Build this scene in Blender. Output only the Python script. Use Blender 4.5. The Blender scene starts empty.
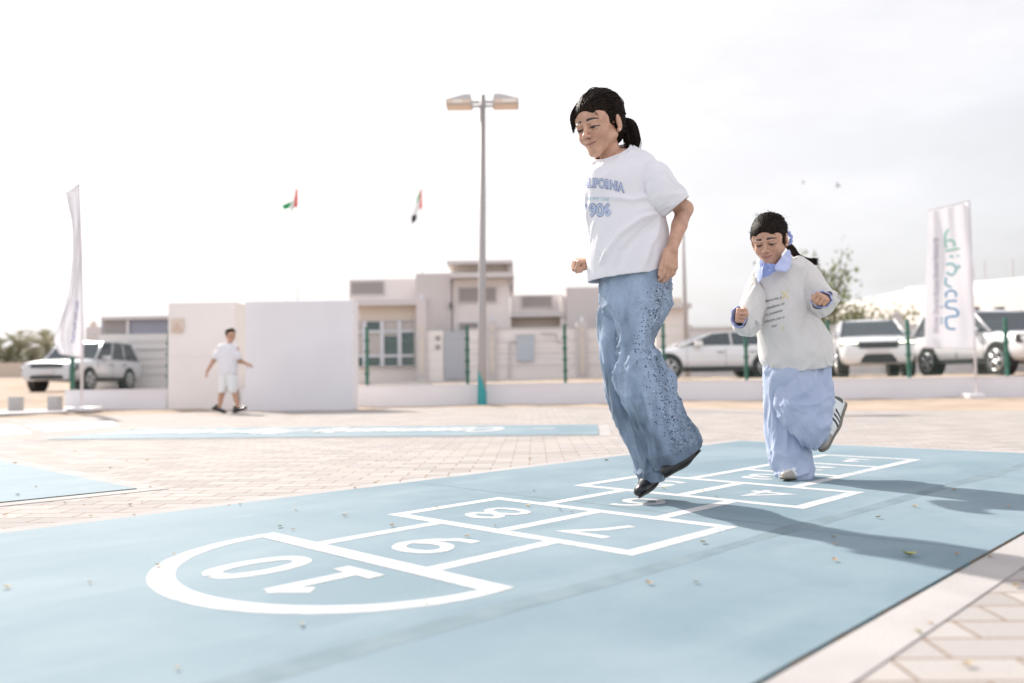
import bpy, bmesh, math, random
import numpy as np
from mathutils import Vector, Matrix
from mathutils.bvhtree import BVHTree
random.seed(7) 
rng = np.random.default_rng(11)
C = bpy.context.scene.collection
PI = math.pi
def R(d): return math.radians(d)
# ------------------------------------------------------------------ camera
CAM_F, CAM_PITCH, CAM_ROLL, CAM_H = 822.0, 0.0482, -0.0146, 0.45
def ray(px, py):
    a, b = px - 512.0, py - 341.5
    c, s = math.cos(CAM_ROLL), math.sin(CAM_ROLL)
    a, b = a * c + b * s, -a * s + b * c
    x, z = a / CAM_F, -b / CAM_F
    return np.array([x, math.cos(CAM_PITCH) - z * math.sin(CAM_PITCH), math.sin(CAM_PITCH) + z * math.cos(CAM_PITCH)])
def at(px, py, Y):
    r = ray(px, py); t = Y / r[1]
    return np.array([r[0] * t, Y, CAM_H + r[2] * t])
# ------------------------------------------------------------------ tagging
def tag(o, label=None, cat=None, group=None, kind=None):
    if label: o['label'] = label
    if cat: o['category'] = cat
    if group: o['group'] = group
    if kind: o['kind'] = kind
    return o
def empty(name, loc=(0, 0, 0), rz=0.0, **k):
    o = bpy.data.objects.new(name, None); C.objects.link(o)
    o.location = loc; o.rotation_euler = (0, 0, rz); o.empty_display_size = .1
    return tag(o, **k)
def link(name, me, mat=None, parent=None, smooth=True, **k):
    o = bpy.data.objects.new(name, me); C.objects.link(o)
    if mat is not None:
        for m in (mat if isinstance(mat, (list, tuple)) else [mat]): me.materials.append(m)
    if smooth:
        me.polygons.foreach_set('use_smooth', [True] * len(me.polygons))
    if parent is not None:
        o.parent = parent
    return tag(o, **k)
def child_world(o, parent):
    """parent a mesh whose vertices are in world space to an Empty that stands elsewhere"""
    o.parent = parent
    o.matrix_parent_inverse = parent_world(parent).inverted()
    return o
def parent_world(p):
    m = Matrix.Translation(p.location) @ p.rotation_euler.to_matrix().to_4x4()
    if p.parent is not None:
        m = parent_world(p.parent) @ p.matrix_parent_inverse @ m
    return m
def wlink(name, me, mat, parent, smooth=True, **k):
    o = link(name, me, mat, None, smooth, **k)
    if parent is not None: child_world(o, parent)
    return o
def copy_tree(o, parent=None):
    c = o.copy(); C.objects.link(c)
    if parent is not None:
        c.parent = parent; c.matrix_parent_inverse = o.matrix_parent_inverse.copy()
    for ch in [x for x in bpy.data.objects if x.parent == o]:
        copy_tree(ch, c)
    return c
# ------------------------------------------------------------------ mesh builder
class MB:
    def __init__(s): s.v, s.f, s.mi = [], [], []
    def add(s, V, F, mi=0):
        n = len(s.v); s.v += [tuple(map(float, p)) for p in V]
        s.f += [tuple(int(i) + n for i in f) for f in F]; s.mi += [mi] * len(F); return s
    def box(s, x0, x1, y0, y1, z0, z1, mi=0, bev=0.0, M=None):
        if bev > 0:
            bm = bmesh.new()
            bmesh.ops.create_cube(bm, size=1)
            for v in bm.verts:
                v.co = Vector(((x0 + x1) / 2 + v.co.x * (x1 - x0), (y0 + y1) / 2 + v.co.y * (y1 - y0), (z0 + z1) / 2 + v.co.z * (z1 - z0)))
            bmesh.ops.bevel(bm, geom=bm.edges[:], offset=bev, segments=2, affect='EDGES', profile=.6)
            V = [v.co[:] for v in bm.verts]
            for i, v in enumerate(bm.verts): v.index = i
            F = [[v.index for v in f.verts] for f in bm.faces]; bm.free()
        else:
            V = [(x, y, z) for x in (x0, x1) for y in (y0, y1) for z in (z0, z1)]
            F = [(0, 1, 3, 2), (4, 6, 7, 5), (0, 4, 5, 1), (2, 3, 7, 6), (0, 2, 6, 4), (1, 5, 7, 3)]
        if M is not None: V = [(M @ Vector(p))[:] for p in V]
        return s.add(V, F, mi)
    def tube(s, pts, rad, n=8, cap=True, mi=0, ell=None):
        pts = [np.array(p, float) for p in pts]
        if not hasattr(rad, '__len__'): rad = [rad] * len(pts)
        V, F = [], []
        up = None
        for i, p in enumerate(pts):
            t = pts[min(i + 1, len(pts) - 1)] - pts[max(i - 1, 0)]
            t = t / (np.linalg.norm(t) + 1e-12)
            if up is None:
                up = np.array([0, 0, 1.0]) if abs(t[2]) < .9 else np.array([1.0, 0, 0])
            a = np.cross(t, up); a /= np.linalg.norm(a) + 1e-12
            b = np.cross(a, t); up = b
            for k in range(n):
                th = 2 * PI * k / n
                V.append(p + rad[i] * (a * math.cos(th) + b * math.sin(th)))
        for i in range(len(pts) - 1):
            for k in range(n):
                k2 = (k + 1) % n
                F.append((i * n + k, i * n + k2, (i + 1) * n + k2, (i + 1) * n + k))
        if cap:
            F.append(tuple(range(n))[::-1]); F.append(tuple((len(pts) - 1) * n + k for k in range(n)))
        return s.add(V, F, mi)
    def prism(s, poly, z0, z1, mi=0):
        n = len(poly)
        V = [(x, y, z0) for x, y in poly] + [(x, y, z1) for x, y in poly]
        F = [tuple(range(n))[::-1], tuple(range(n, 2 * n))] + [(i, (i + 1) % n, (i + 1) % n + n, i + n) for i in range(n)]
        return s.add(V, F, mi)
    def mesh(s, name='m'):
        me = bpy.data.meshes.new(name); me.from_pydata(s.v, [], s.f)
        me.polygons.foreach_set('material_index', s.mi); me.validate(); me.update()
        return me
    def build(s, name, mat, parent=None, smooth=False, **k):
        return link(name, s.mesh(name), mat, parent, smooth, **k)
    def wbuild(s, name, mat, parent=None, smooth=False, **k):
        return wlink(name, s.mesh(name), mat, parent, smooth, **k)
def fix_normals(me):
    bm = bmesh.new(); bm.from_mesh(me); bmesh.ops.recalc_face_normals(bm, faces=bm.faces); bm.to_mesh(me); bm.free()
# ------------------------------------------------------------------ numpy noise
def _hash(i, j, k, s):
    h = (i * 374761393 + j * 668265263 + k * 2147483647 + s * 974634777) & 0xffffffff
    h = ((h ^ (h >> 13)) * 1274126177) & 0xffffffff
    h = (h ^ (h >> 16)) & 0xffff
    return h.astype(np.float64) / 32767.5 - 1.0
def noise(x, y, z, seed=0):
    x, y, z = np.broadcast_arrays(np.asarray(x, float), np.asarray(y, float), np.asarray(z, float))
    xi, yi, zi = np.floor(x).astype(np.int64), np.floor(y).astype(np.int64), np.floor(z).astype(np.int64)
    fx, fy, fz = x - xi, y - yi, z - zi
    fx, fy, fz = [f * f * f * (f * (f * 6 - 15) + 10) for f in (fx, fy, fz)]
    r = 0
    for dx in (0, 1):
        for dy in (0, 1):
            for dz in (0, 1):
                w = (fx if dx else 1 - fx) * (fy if dy else 1 - fy) * (fz if dz else 1 - fz)
                r = r + w * _hash(xi + dx, yi + dy, zi + dz, seed)
    return r
# ------------------------------------------------------------------ signed distance sculpting
def nrm(v): v = np.array(v, float); return v / np.linalg.norm(v)
class Field:
    def __init__(s, lo, hi, h):
        s.lo = np.array(lo, float); s.h = h
        s.n = np.ceil((np.array(hi, float) - s.lo) / h).astype(int) + 1
        s.g = np.full(s.n, 1.0, np.float32)
    def win(s, lo, hi):
        a = np.clip(np.floor((np.array(lo) - s.lo) / s.h).astype(int), 0, s.n)
        b = np.clip(np.ceil((np.array(hi) - s.lo) / s.h).astype(int) + 1, 0, s.n)
        if np.any(b <= a): return None, None
        sl = tuple(slice(i, j) for i, j in zip(a, b))
        ax = [((np.arange(i, j)) * s.h + l).astype(np.float32) for i, j, l in zip(a, b, s.lo)]
        return sl, (ax[0][:, None, None], ax[1][None, :, None], ax[2][None, None, :])
    def comb(s, sl, d, k, mode):
        g = s.g[sl]
        if mode == 'add':
            if k > 0:
                h = np.maximum(k - np.abs(g - d), 0) / k
                s.g[sl] = np.minimum(g, d) - h * h * k * .25
            else: s.g[sl] = np.minimum(g, d)
        else:
            d = -d
            if k > 0:
                h = np.maximum(k - np.abs(g - d), 0) / k
                s.g[sl] = np.maximum(g, d) + h * h * k * .25
            else: s.g[sl] = np.maximum(g, d)
    def ell(s, c, r, M=None, k=.01, mode='add'):
        c = np.array(c, float); r = np.array(r, float); m = r.max() + k * 1.2 + .004
        sl, X = s.win(c - m, c + m)
        if sl is None: return s
        p = [X[i] - np.float32(c[i]) for i in range(3)]
        if M is not None:
            p = [M[0][i] * p[0] + M[1][i] * p[1] + M[2][i] * p[2] for i in range(3)]
        q = [p[i] / r[i] for i in range(3)]
        k0 = np.sqrt(q[0] ** 2 + q[1] ** 2 + q[2] ** 2) + 1e-9
        k1 = np.sqrt(sum((q[i] / r[i]) ** 2 for i in range(3))) + 1e-9
        s.comb(sl, (k0 * (k0 - 1) / k1).astype(np.float32), k, mode); return s
    def cone(s, a, b, ra, rb, k=.01, mode='add', flat=None):
        a = np.array(a, float); b = np.array(b, float); m = max(ra, rb) + k * 1.2 + .004
        sl, X = s.win(np.minimum(a, b) - m, np.maximum(a, b) + m)
        if sl is None: return s
        ab = b - a; L2 = ab @ ab + 1e-12
        p = [X[i] - np.float32(a[i]) for i in range(3)]
        t = np.clip((p[0] * ab[0] + p[1] * ab[1] + p[2] * ab[2]) / L2, 0, 1)
        q = [p[i] - t * ab[i] for i in range(3)]
        d = np.sqrt(q[0] ** 2 + q[1] ** 2 + q[2] ** 2)
        if flat is not None:      # squash along an axis: (axis, factor)
            ax, fk = flat; ax = nrm(ax)
            w = q[0] * ax[0] + q[1] * ax[1] + q[2] * ax[2]
            d = np.sqrt(np.maximum(d * d - w * w, 0) + (w * fk) ** 2)
        s.comb(sl, (d - (ra + (rb - ra) * t)).astype(np.float32), k, mode); return s
    def plane(s, c, n, k=.003, lo=None, hi=None):
        """cut away the side the normal points to"""
        n = nrm(n); lo = s.lo if lo is None else lo; hi = s.lo + s.n * s.h if hi is None else hi
        sl, X = s.win(lo, hi)
        d = (X[0] - c[0]) * n[0] + (X[1] - c[1]) * n[1] + (X[2] - c[2]) * n[2]
        s.comb(sl, (-d).astype(np.float32), k, 'sub'); return s
    def verts(s):
        h = s.h; g = s.g
        g[0], g[-1], g[:, 0], g[:, -1], g[:, :, 0], g[:, :, -1] = 1, 1, 1, 1, 1, 1
        ins = g < 0
        n = s.n
        cnt = np.zeros(n - 1, np.int8)
        for dx in (0, 1):
            for dy in (0, 1):
                for dz in (0, 1):
                    cnt += ins[dx:n[0] - 1 + dx, dy:n[1] - 1 + dy, dz:n[2] - 1 + dz]
        act = (cnt > 0) & (cnt < 8)
        I = np.argwhere(act)
        idx = -np.ones(n - 1, np.int32); idx[act] = np.arange(len(I))
        acc = np.zeros((len(I), 3)); c = np.zeros(len(I))
        G = lambda o: g[I[:, 0] + o[0], I[:, 1] + o[1], I[:, 2] + o[2]]
        for ax in range(3):
            for u in (0, 1):
                for v in (0, 1):
                    o = [0, 0, 0]; o[(ax + 1) % 3] = u; o[(ax + 2) % 3] = v
                    o2 = list(o); o2[ax] = 1
                    a, b = G(o), G(o2); m = (a < 0) != (b < 0)
                    t = np.where(m, a / np.where(m, a - b, 1), 0)
                    P = np.array(o, float)[None].repeat(len(I), 0); P[:, ax] = t
                    acc[m] += P[m]; c[m] += 1
        V = s.lo + (I + acc / c[:, None]) * h
        F = []
        for ax in range(3):
            a1, a2 = (ax + 1) % 3, (ax + 2) % 3
            sl0 = [slice(1, m - 1) for m in n]; sl1 = [slice(1, m - 1) for m in n]
            sl0[ax] = slice(0, n[ax] - 1); sl1[ax] = slice(1, n[ax])
            A, B = ins[tuple(sl0)], ins[tuple(sl1)]
            E = np.argwhere(A != B); flip = A[A != B]
            off = np.array([1, 1, 1]); off[ax] = 0
            E = E + off
            q = []
            for u, v in ((0, 0), (1, 0), (1, 1), (0, 1)):
                e = E.copy(); e[:, a1] -= u; e[:, a2] -= v
                q.append(idx[e[:, 0], e[:, 1], e[:, 2]])
            q = np.stack(q, 1)
            q[~flip] = q[~flip][:, ::-1]
            F.append(q)
        F = np.concatenate(F); F = F[(F >= 0).all(1)]
        return V, F
def smooth_mesh(V, F, it=2, lam=.5):
    e = np.concatenate([F[:, [0, 1]], F[:, [1, 2]], F[:, [2, 3]], F[:, [3, 0]]])
    e = np.concatenate([e, e[:, ::-1]])
    cnt = np.bincount(e[:, 0], minlength=len(V))[:, None] + 1e-9
    for _ in range(it):
        for l in (lam, -lam * 1.03) if it > 1 else (lam,):
            acc = np.stack([np.bincount(e[:, 0], weights=V[e[:, 1], i], minlength=len(V)) for i in range(3)], 1)
            V = V + l * (acc / cnt - V)
    return V
def mesh_from(V, F, name='m', col=None):
    me = bpy.data.meshes.new(name)
    me.vertices.add(len(V)); me.vertices.foreach_set('co', np.asarray(V, np.float32).ravel())
    me.loops.add(len(F) * 4); me.loops.foreach_set('vertex_index', np.asarray(F, np.int32).ravel())
    me.polygons.add(len(F)); me.polygons.foreach_set('loop_start', np.arange(0, len(F) * 4, 4, dtype=np.int32))
    me.polygons.foreach_set('loop_total', np.full(len(F), 4, np.int32)) if False else None
    me.update(calc_edges=True)
    if col is not None: set_col(me, col)
    return me
def set_col(me, col, name='Col'):
    a = me.color_attributes.new(name, 'FLOAT_COLOR', 'POINT')
    c = np.ones((len(me.vertices), 4), np.float32); c[:, :3] = col
    a.data.foreach_set('color', c.ravel())
def join_vf(parts):
    V, F, Cc, n = [], [], [], 0
    for p in parts:
        V.append(p[0]); F.append(p[1] + n); n += len(p[0])
        if len(p) > 2: Cc.append(p[2])
    return np.concatenate(V), np.concatenate(F), (np.concatenate(Cc) if Cc else None)
# ------------------------------------------------------------------ lofted cloth
def catmull(K, t):
    n = len(K); i = np.clip(np.floor(t).astype(int), 0, n - 2); f = (t - i)[:, None]
    P = lambda j: K[np.clip(j, 0, n - 1)]
    p0, p1, p2, p3 = P(i - 1), P(i), P(i + 1), P(i + 2)
    p0 = np.where((i == 0)[:, None], 2 * p1 - p2, p0); p3 = np.where((i == n - 2)[:, None], 2 * p2 - p1, p3)
    return .5 * (2 * p1 + (p2 - p0) * f + (2 * p0 - 5 * p1 + 4 * p2 - p3) * f ** 2 + (3 * p1 - p0 - 3 * p2 + p3) * f ** 3)
def ring(xl, yl, xr, yr, Y, ry, tz=0.0, dl=0.0, dr=0.0, rz=0.0):
    """one cross-section: seen left and right limits, distance, half depth, tilt of the far side"""
    L, Rr = at(xl, yl, Y + dl), at(xr, yr, Y + dr)
    c = (L + Rr) / 2; c[2] += rz
    return np.concatenate([c, (Rr - L) / 2, np.array([0, ry, tz])])
def ringc(cx, cy, Y, ax, ay):
    c = at(cx, cy, Y); e = at(cx + ax[0], cy + ax[1], Y)
    return np.concatenate([c, e - c, np.array(ay, float)])
def loft(rings, nt=90, nth=96, disp=None, lip=.003, lipback=.05, close0=False, close1=False, pw=1.0, thick0=True, thick1=True, uvs=None):
    K = np.array(rings); t = np.linspace(0, len(K) - 1, nt); S = catmull(K, t)
    th = np.linspace(0, 2 * PI, nth, endpoint=False)
    c, s = np.cos(th), np.sin(th)
    c = np.sign(c) * np.abs(c) ** pw; s = np.sign(s) * np.abs(s) ** pw
    P = S[:, None, 0:3] + S[:, None, 3:6] * c[None, :, None] + S[:, None, 6:9] * s[None, :, None]
    def normals(P):
        du = np.gradient(P, axis=0); dv = np.roll(P, -1, 1) - np.roll(P, 1, 1)
        N = np.cross(dv, du); N /= np.linalg.norm(N, axis=2, keepdims=True) + 1e-12
        out = P - S[:, None, 0:3]
        sg = np.sign((N * out).sum(2).mean()); return N * sg
    N = normals(P)
    T = np.broadcast_to((t / (len(K) - 1))[:, None], P.shape[:2]); TH = np.broadcast_to(th[None], P.shape[:2])
    if disp is not None:
        P = P + N * (disp(TH, T, P) * (.25 + .75 * np.clip(np.minimum(T, 1 - T) / .07, 0, 1)))[..., None]
        N = normals(P)
    inner = P - N * lip
    rows = [P]
    nb = max(2, int(nt * lipback))
    if thick1: rows = rows + [inner[-1:], inner[-nb:-1][::-1]]
    if thick0: rows = [inner[1:nb][::-1], inner[:1]] + rows
    G = np.concatenate(rows); n0 = len(G)
    V = G.reshape(-1, 3)
    i = np.arange(n0 - 1)[:, None]; j = np.arange(nth)[None]; j2 = (j + 1) % nth
    F = np.stack([i * nth + j, i * nth + j2, (i + 1) * nth + j2, (i + 1) * nth + j], -1).reshape(-1, 4)
    # orient outward
    a, b, cc = V[F[:, 0]], V[F[:, 1]], V[F[:, 3]]
    r0 = nt // 2 + (nb if thick0 else 0); k = r0 * nth
    nn = np.cross(V[F[k, 1]] - V[F[k, 0]], V[F[k, 3]] - V[F[k, 0]])
    if nn @ (V[F[k, 0]] - S[nt // 2, :3]) < 0: F = F[:, ::-1]
    return V, F
def folds(seed, amp, k_th, k_t, skew=0.0, env=None, sharp=1.0, warp=.4):
    def f(TH, T, P):
        c, s = np.cos(TH), np.sin(TH)
        w = noise(c * 1.1 + 3, s * 1.1, T * 4, seed + 9) * warp
        a = TH * 1.0 + skew * T * 6 + w
        x, y = np.cos(a) * k_th, np.sin(a) * k_th
        n = noise(x, y, T * k_t + w, seed)
        n = (1 - np.abs(n) * 2.0) * sharp + n * (1 - sharp)
        e = 1.0 if env is None else env(TH, T, P)
        return amp * n * e
    return f
def sumf(*fs): return lambda a, b, c: sum(f(a, b, c) for f in fs)
def ridges(seed, amp, k_th, k_t, skew=0.0, env=None, p=5, warp=.5):
    def f(TH, T, P):
        c, s = np.cos(TH), np.sin(TH); w = noise(c * 1.3 + 5, s * 1.3, T * 5, seed + 19) * warp
        a = TH + skew * T * 6 + w; n = noise(np.cos(a) * k_th, np.sin(a) * k_th, T * k_t + w, seed)
        m = np.clip(noise(c * 1.2, s * 1.2 + 7, T * 3, seed + 3) + .6, 0, 1)
        e = 1.0 if env is None else env(TH, T, P)
        return amp * ((1 - np.abs(n)) ** p - .32) * m * e
    return f
def crease(pts, width, depth, pw=2):
    """fold line in world space through given points: raises (or sinks) cloth near the line"""
    pts = [np.array(p) for p in pts]
    def f(TH, T, P):
        d = np.full(P.shape[:2], 9.0)
        for a, b in zip(pts[:-1], pts[1:]):
            ab = b - a; t = np.clip(((P - a) @ ab) / (ab @ ab), 0, 1)
            d = np.minimum(d, np.linalg.norm(P - a - t[..., None] * ab, axis=2))
        return depth * np.exp(-(d / width) ** pw)
    return f
# ------------------------------------------------------------------ materials
def translucent(m, fac, col):
    nt = m.node_tree; out = [n for n in nt.nodes if n.type == 'OUTPUT_MATERIAL'][0]; b = nt.nodes['Principled BSDF']
    t = nt.nodes.new('ShaderNodeBsdfTranslucent'); t.inputs['Color'].default_value = (*col, 1); x = nt.nodes.new('ShaderNodeMixShader'); x.inputs[0].default_value = fac
    nt.links.new(b.outputs[0], x.inputs[1]); nt.links.new(t.outputs[0], x.inputs[2]); nt.links.new(x.outputs[0], out.inputs['Surface'])
MATS = {}
def mat(name, col=(.5, .5, .5), rough=.6, metal=0.0, spec=.5, bump=0, bscale=50, var=0.0, vscale=5, attr=None, col2=None, trans=0, sss=0.0, sheen=0.0, alpha=1, emit=None, coord='Object', detail=4, ramp=(.4, .6), stretch=None, coat=0):
    if name in MATS: return MATS[name]
    m = bpy.data.materials.new(name); m.use_nodes = True; nt = m.node_tree; b = nt.nodes['Principled BSDF']
    L = nt.links.new; N = nt.nodes.new
    b.inputs['Base Color'].default_value = (*col, 1); b.inputs['Roughness'].default_value = rough; b.inputs['Metallic'].default_value = metal
    b.inputs['Specular IOR Level'].default_value = spec; b.inputs['Transmission Weight'].default_value = trans
    b.inputs['Coat Weight'].default_value = coat
    if sss: b.inputs['Subsurface Weight'].default_value = sss; b.inputs['Subsurface Scale'].default_value = .01; b.inputs['Subsurface Radius'].default_value = (1, .35, .2)
    if sheen: b.inputs['Sheen Weight'].default_value = sheen; b.inputs['Sheen Roughness'].default_value = .5
    if emit: b.inputs['Emission Color'].default_value = (*emit[:3], 1); b.inputs['Emission Strength'].default_value = emit[3]
    tc = N('ShaderNodeTexCoord'); src = tc.outputs[coord]
    if stretch:
        mp = N('ShaderNodeMapping'); mp.inputs['Scale'].default_value = stretch; L(src, mp.inputs[0]); src = mp.outputs[0]
    base = None
    if attr:
        a = N('ShaderNodeAttribute'); a.attribute_name = attr; base = a.outputs['Color']
    if var or col2:
        n = N('ShaderNodeTexNoise'); n.inputs['Scale'].default_value = vscale; n.inputs['Detail'].default_value = detail; L(src, n.inputs['Vector'])
        mx = N('ShaderNodeMix'); mx.data_type = 'RGBA'
        rp = N('ShaderNodeMapRange'); rp.inputs['From Min'].default_value = ramp[0]; rp.inputs['From Max'].default_value = ramp[1]; L(n.outputs['Fac'], rp.inputs['Value'])
        L(rp.outputs[0], mx.inputs['Factor'])
        if base is not None:
            mx.blend_type = 'MULTIPLY'; mx.inputs['Factor'].default_value = 1
            mr = N('ShaderNodeMapRange'); mr.inputs['From Min'].default_value = ramp[0]; mr.inputs['From Max'].default_value = ramp[1]
            mr.inputs['To Min'].default_value = 1 - var; mr.inputs['To Max'].default_value = 1 + var; L(n.outputs['Fac'], mr.inputs['Value'])
            nt.links.remove(mx.inputs['Factor'].links[0])
            L(base, mx.inputs['A']); L(mr.outputs[0], mx.inputs['B'])
        else:
            c2 = col2 if col2 else tuple(max(0, c * (1 - 2 * var)) for c in col)
            mx.inputs['A'].default_value = (*col, 1); mx.inputs['B'].default_value = (*c2, 1)
        base = mx.outputs['Result']
    if base is not None: L(base, b.inputs['Base Color'])
    if bump:
        n2 = N('ShaderNodeTexNoise'); n2.inputs['Scale'].default_value = bscale; n2.inputs['Detail'].default_value = 5; L(src, n2.inputs['Vector'])
        bp = N('ShaderNodeBump'); bp.inputs['Strength'].default_value = bump; bp.inputs['Distance'].default_value = .01; L(n2.outputs['Fac'], bp.inputs['Height']); L(bp.outputs[0], b.inputs['Normal'])
    MATS[name] = m; return m
# ================================================================== PEOPLE
SKIN = np.array([.56, .325, .225])
def head_axes(yaw, pitch, roll=0):
    y, p = R(yaw), R(pitch)
    f0 = np.array([-math.sin(y), -math.cos(y), 0]); z = np.array([0, 0, 1.])
    f = f0 * math.cos(p) - z * math.sin(p); u = z * math.cos(p) + f0 * math.sin(p)
    l = np.cross(u, f)
    r = R(roll); l, u = l * math.cos(r) + u * math.sin(r), u * math.cos(r) - l * math.sin(r)
    l = np.cross(u, f)
    return np.stack([l, f, u], 1)            # columns: left, forward, up
def make_head(o, M, neck_to, neck_r=.037, s=1.0, h=.0017, boyish=False):
    """one sculpted head + neck, returned as world verts, faces, colours"""
    W = lambda x, y, z: o + M @ (np.array([x, y, z]) * s)
    lo = np.minimum(o - .135 * s, np.array(neck_to) - .05); hi = np.maximum(o + .135 * s, np.array(neck_to) + .05)
    F = Field(lo, hi, h)
    E = lambda c, r, k=.01, mode='add', rot=None: F.ell(W(*c), np.array(r) * s, M if rot is None else M @ rot, k * s, mode)
    K = lambda a, b, ra, rb, k=.01, mode='add', flat=None: F.cone(W(*a), W(*b), ra * s, rb * s, k * s, mode, flat)
    E((0, -.016, .034), (.069, .086, .075), 0)
    E((0, .028, .012), (.060, .056, .066), .02)
    E((0, .036, -.032), (.047, .045, .050), .02)
    for q in (-1, 1):
        K((q * .046, .002, -.044), (q * .010, .060, -.086), .0165, .0150, .020)
        E((q * .033, .054, -.033), (.019, .022, .020), .020)
        E((q * .046, .030, .028), (.016, .03, .03), .02)
    E((0, .066, -.085), (.017, .015, .013), .014)
    E((0, .058, .040), (.045, .026, .034), .02)
    E((0, .066, -.058), (.024, .020, .020), .018)
    for q in (-1, 1):
        E((q * .0285, .091, -.003), (.0165, .0125, .0105), .014, 'sub')
        E((q * .0285, .0705, -.004), (.0142, .0142, .0130), .002)
        # upper lid, lowered, and lower lid
        E((q * .0285, .0712, -.0015), (.0150, .0155, .0128), .0012)
        E((q * .0285, .0700, -.0125), (.0135, .0135, .0070), .004)
        K((q * .012, .0865, .011), (q * .040, .0775, .0125), .0052, .0038, .010)
    # nose
    K((0, .082, .002), (0, .0985, -.029), .0058, .0088, .010)
    E((0, .1005, -.0305), (.0090, .0082, .0078), .004)
    for q in (-1, 1):
        E((q * .0112, .0905, -.0335), (.0064, .0085, .0062), .004)
        E((q * .0058, .0955, -.0405), (.0030, .0042, .0028), .002, 'sub')
    K((0, .090, -.040), (0, .0862, -.050), .0035, .003, .004)
    # lips, pressed together in a small smile
    K((-.0205, .0765, -.0545), (-.005, .0868, -.0550), .0026, .0040, .004)
    K((.0205, .0765, -.0545), (.005, .0868, -.0550), .0026, .0040, .004)
    K((-.005, .0868, -.0545), (.005, .0868, -.0545), .0043, .0043, .004)
    K((-.0165, .0775, -.0585), (0, .0855, -.0640), .0028, .0048, .004)
    K((.0165, .0775, -.0585), (0, .0855, -.0640), .0028, .0048, .004)
    for q in (-1, 1):
        K((q * .024, .0765, -.0545), (0, .0922, -.0600), .0010, .0012, .0025, 'sub')
        # ear
        rot = np.array(Matrix.Rotation(R(-q * 18), 3, 'Z') @ Matrix.Rotation(R(-10), 3, 'X'))
        E((q * .0705, -.010, -.008), (.0085, .0175, .0285), .004, rot=rot)
        E((q * .0800, -.006, -.004), (.0060, .0105, .0175), .004, 'sub', rot=rot)
        E((q * .0690, -.002, -.034), (.0055, .0075, .0080), .004)
        E((q * .0735, .002, -.010), (.0035, .0035, .0050), .003)
    F.cone(W(0, -.014, -.050), neck_to, neck_r * s * 1.02, neck_r * s * 1.12, .022 * s)
    V, Q = F.verts(); V = smooth_mesh(V, Q, 2, .5)
    X = ((V - o) @ M) / s
    x, y, z = X[:, 0], X[:, 1], X[:, 2]; ax = np.abs(x)
    col = np.tile(SKIN, (len(V), 1))
    def blend(w, c, a=1.0):
        w = np.clip(w, 0, 1)[:, None] * a; return col * (1 - w) + np.array(c) * w
    g = lambda cx, cy, sx, sy: np.exp(-(((ax - cx) / sx) ** 2 + ((z - cy) / sy) ** 2))
    front = (y > .045)
    col = blend(g(.037, -.038, .020, .016) * front, (.52, .24, .17), .45)        # cheeks
    col = blend(g(0, -.032, .012, .01) * front, (.50, .25, .17), .35)
    lipz = -.0545 - .35 * ax - .0047; lipd = np.maximum(np.abs(z + .0592 - .10 * ax) / (.0075 * np.clip(1 - (ax / .021) ** 2, .02, 1) ** .5), ax / .0205)
    col = blend((1.15 - lipd) * 4 * (y > .072), (.46, .20, .165), .8)
    col = blend(np.exp(-((z + .0600 - .22 * ax) / .0012) ** 2) * (ax < .024) * (y > .065), (.20, .08, .06))
    bz = .0190 + .03 * (ax - .012) - 14.0 * np.clip(ax - .028, 0, 1) ** 2
    wd = .0043 * np.clip(1.35 - ax / .050, .3, 1)
    col = blend((1.3 - np.abs(z - bz) / wd) * 2 * np.clip((ax - .009) / .004, 0, 1) * (ax < .0475) * front, (.014, .009, .008), 1.0)
    # eye: dark lash line under the lowered lid, glimpse of eye below it
    ex = (ax - .0285) / .0150
    lidz = -.0072 + .0022 * (1 - ex ** 2) - .0006 * ex
    low = -.0122 + .0026 * ex ** 2
    eye = (np.abs(ex) < 1) & (z < lidz) & (z > low) & (y > .055)
    col[eye] = (.30, .24, .21)
    iris = eye & (np.abs(ax - .0275) < .0078); col[iris] = (.018, .010, .008)
    col = blend(np.exp(-((z - lidz) / .0021) ** 2) * (np.abs(ex) < 1.15) * (y > .05), (.015, .010, .008), 1.0)
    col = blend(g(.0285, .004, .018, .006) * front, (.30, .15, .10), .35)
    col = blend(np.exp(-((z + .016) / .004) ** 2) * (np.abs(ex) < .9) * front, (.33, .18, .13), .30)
    col = blend(((np.abs(ax - .0058) < .003) & (z < -.037) & (z > -.044) & (y > .085)).astype(float), (.12, .05, .035), .8)
    return V, Q, col
def rotv(v, ax, ang):
    ax = nrm(ax); c, s_ = math.cos(ang), math.sin(ang)
    return v * c + np.cross(ax, v) * s_ + ax * (ax @ v) * (1 - c)
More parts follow.
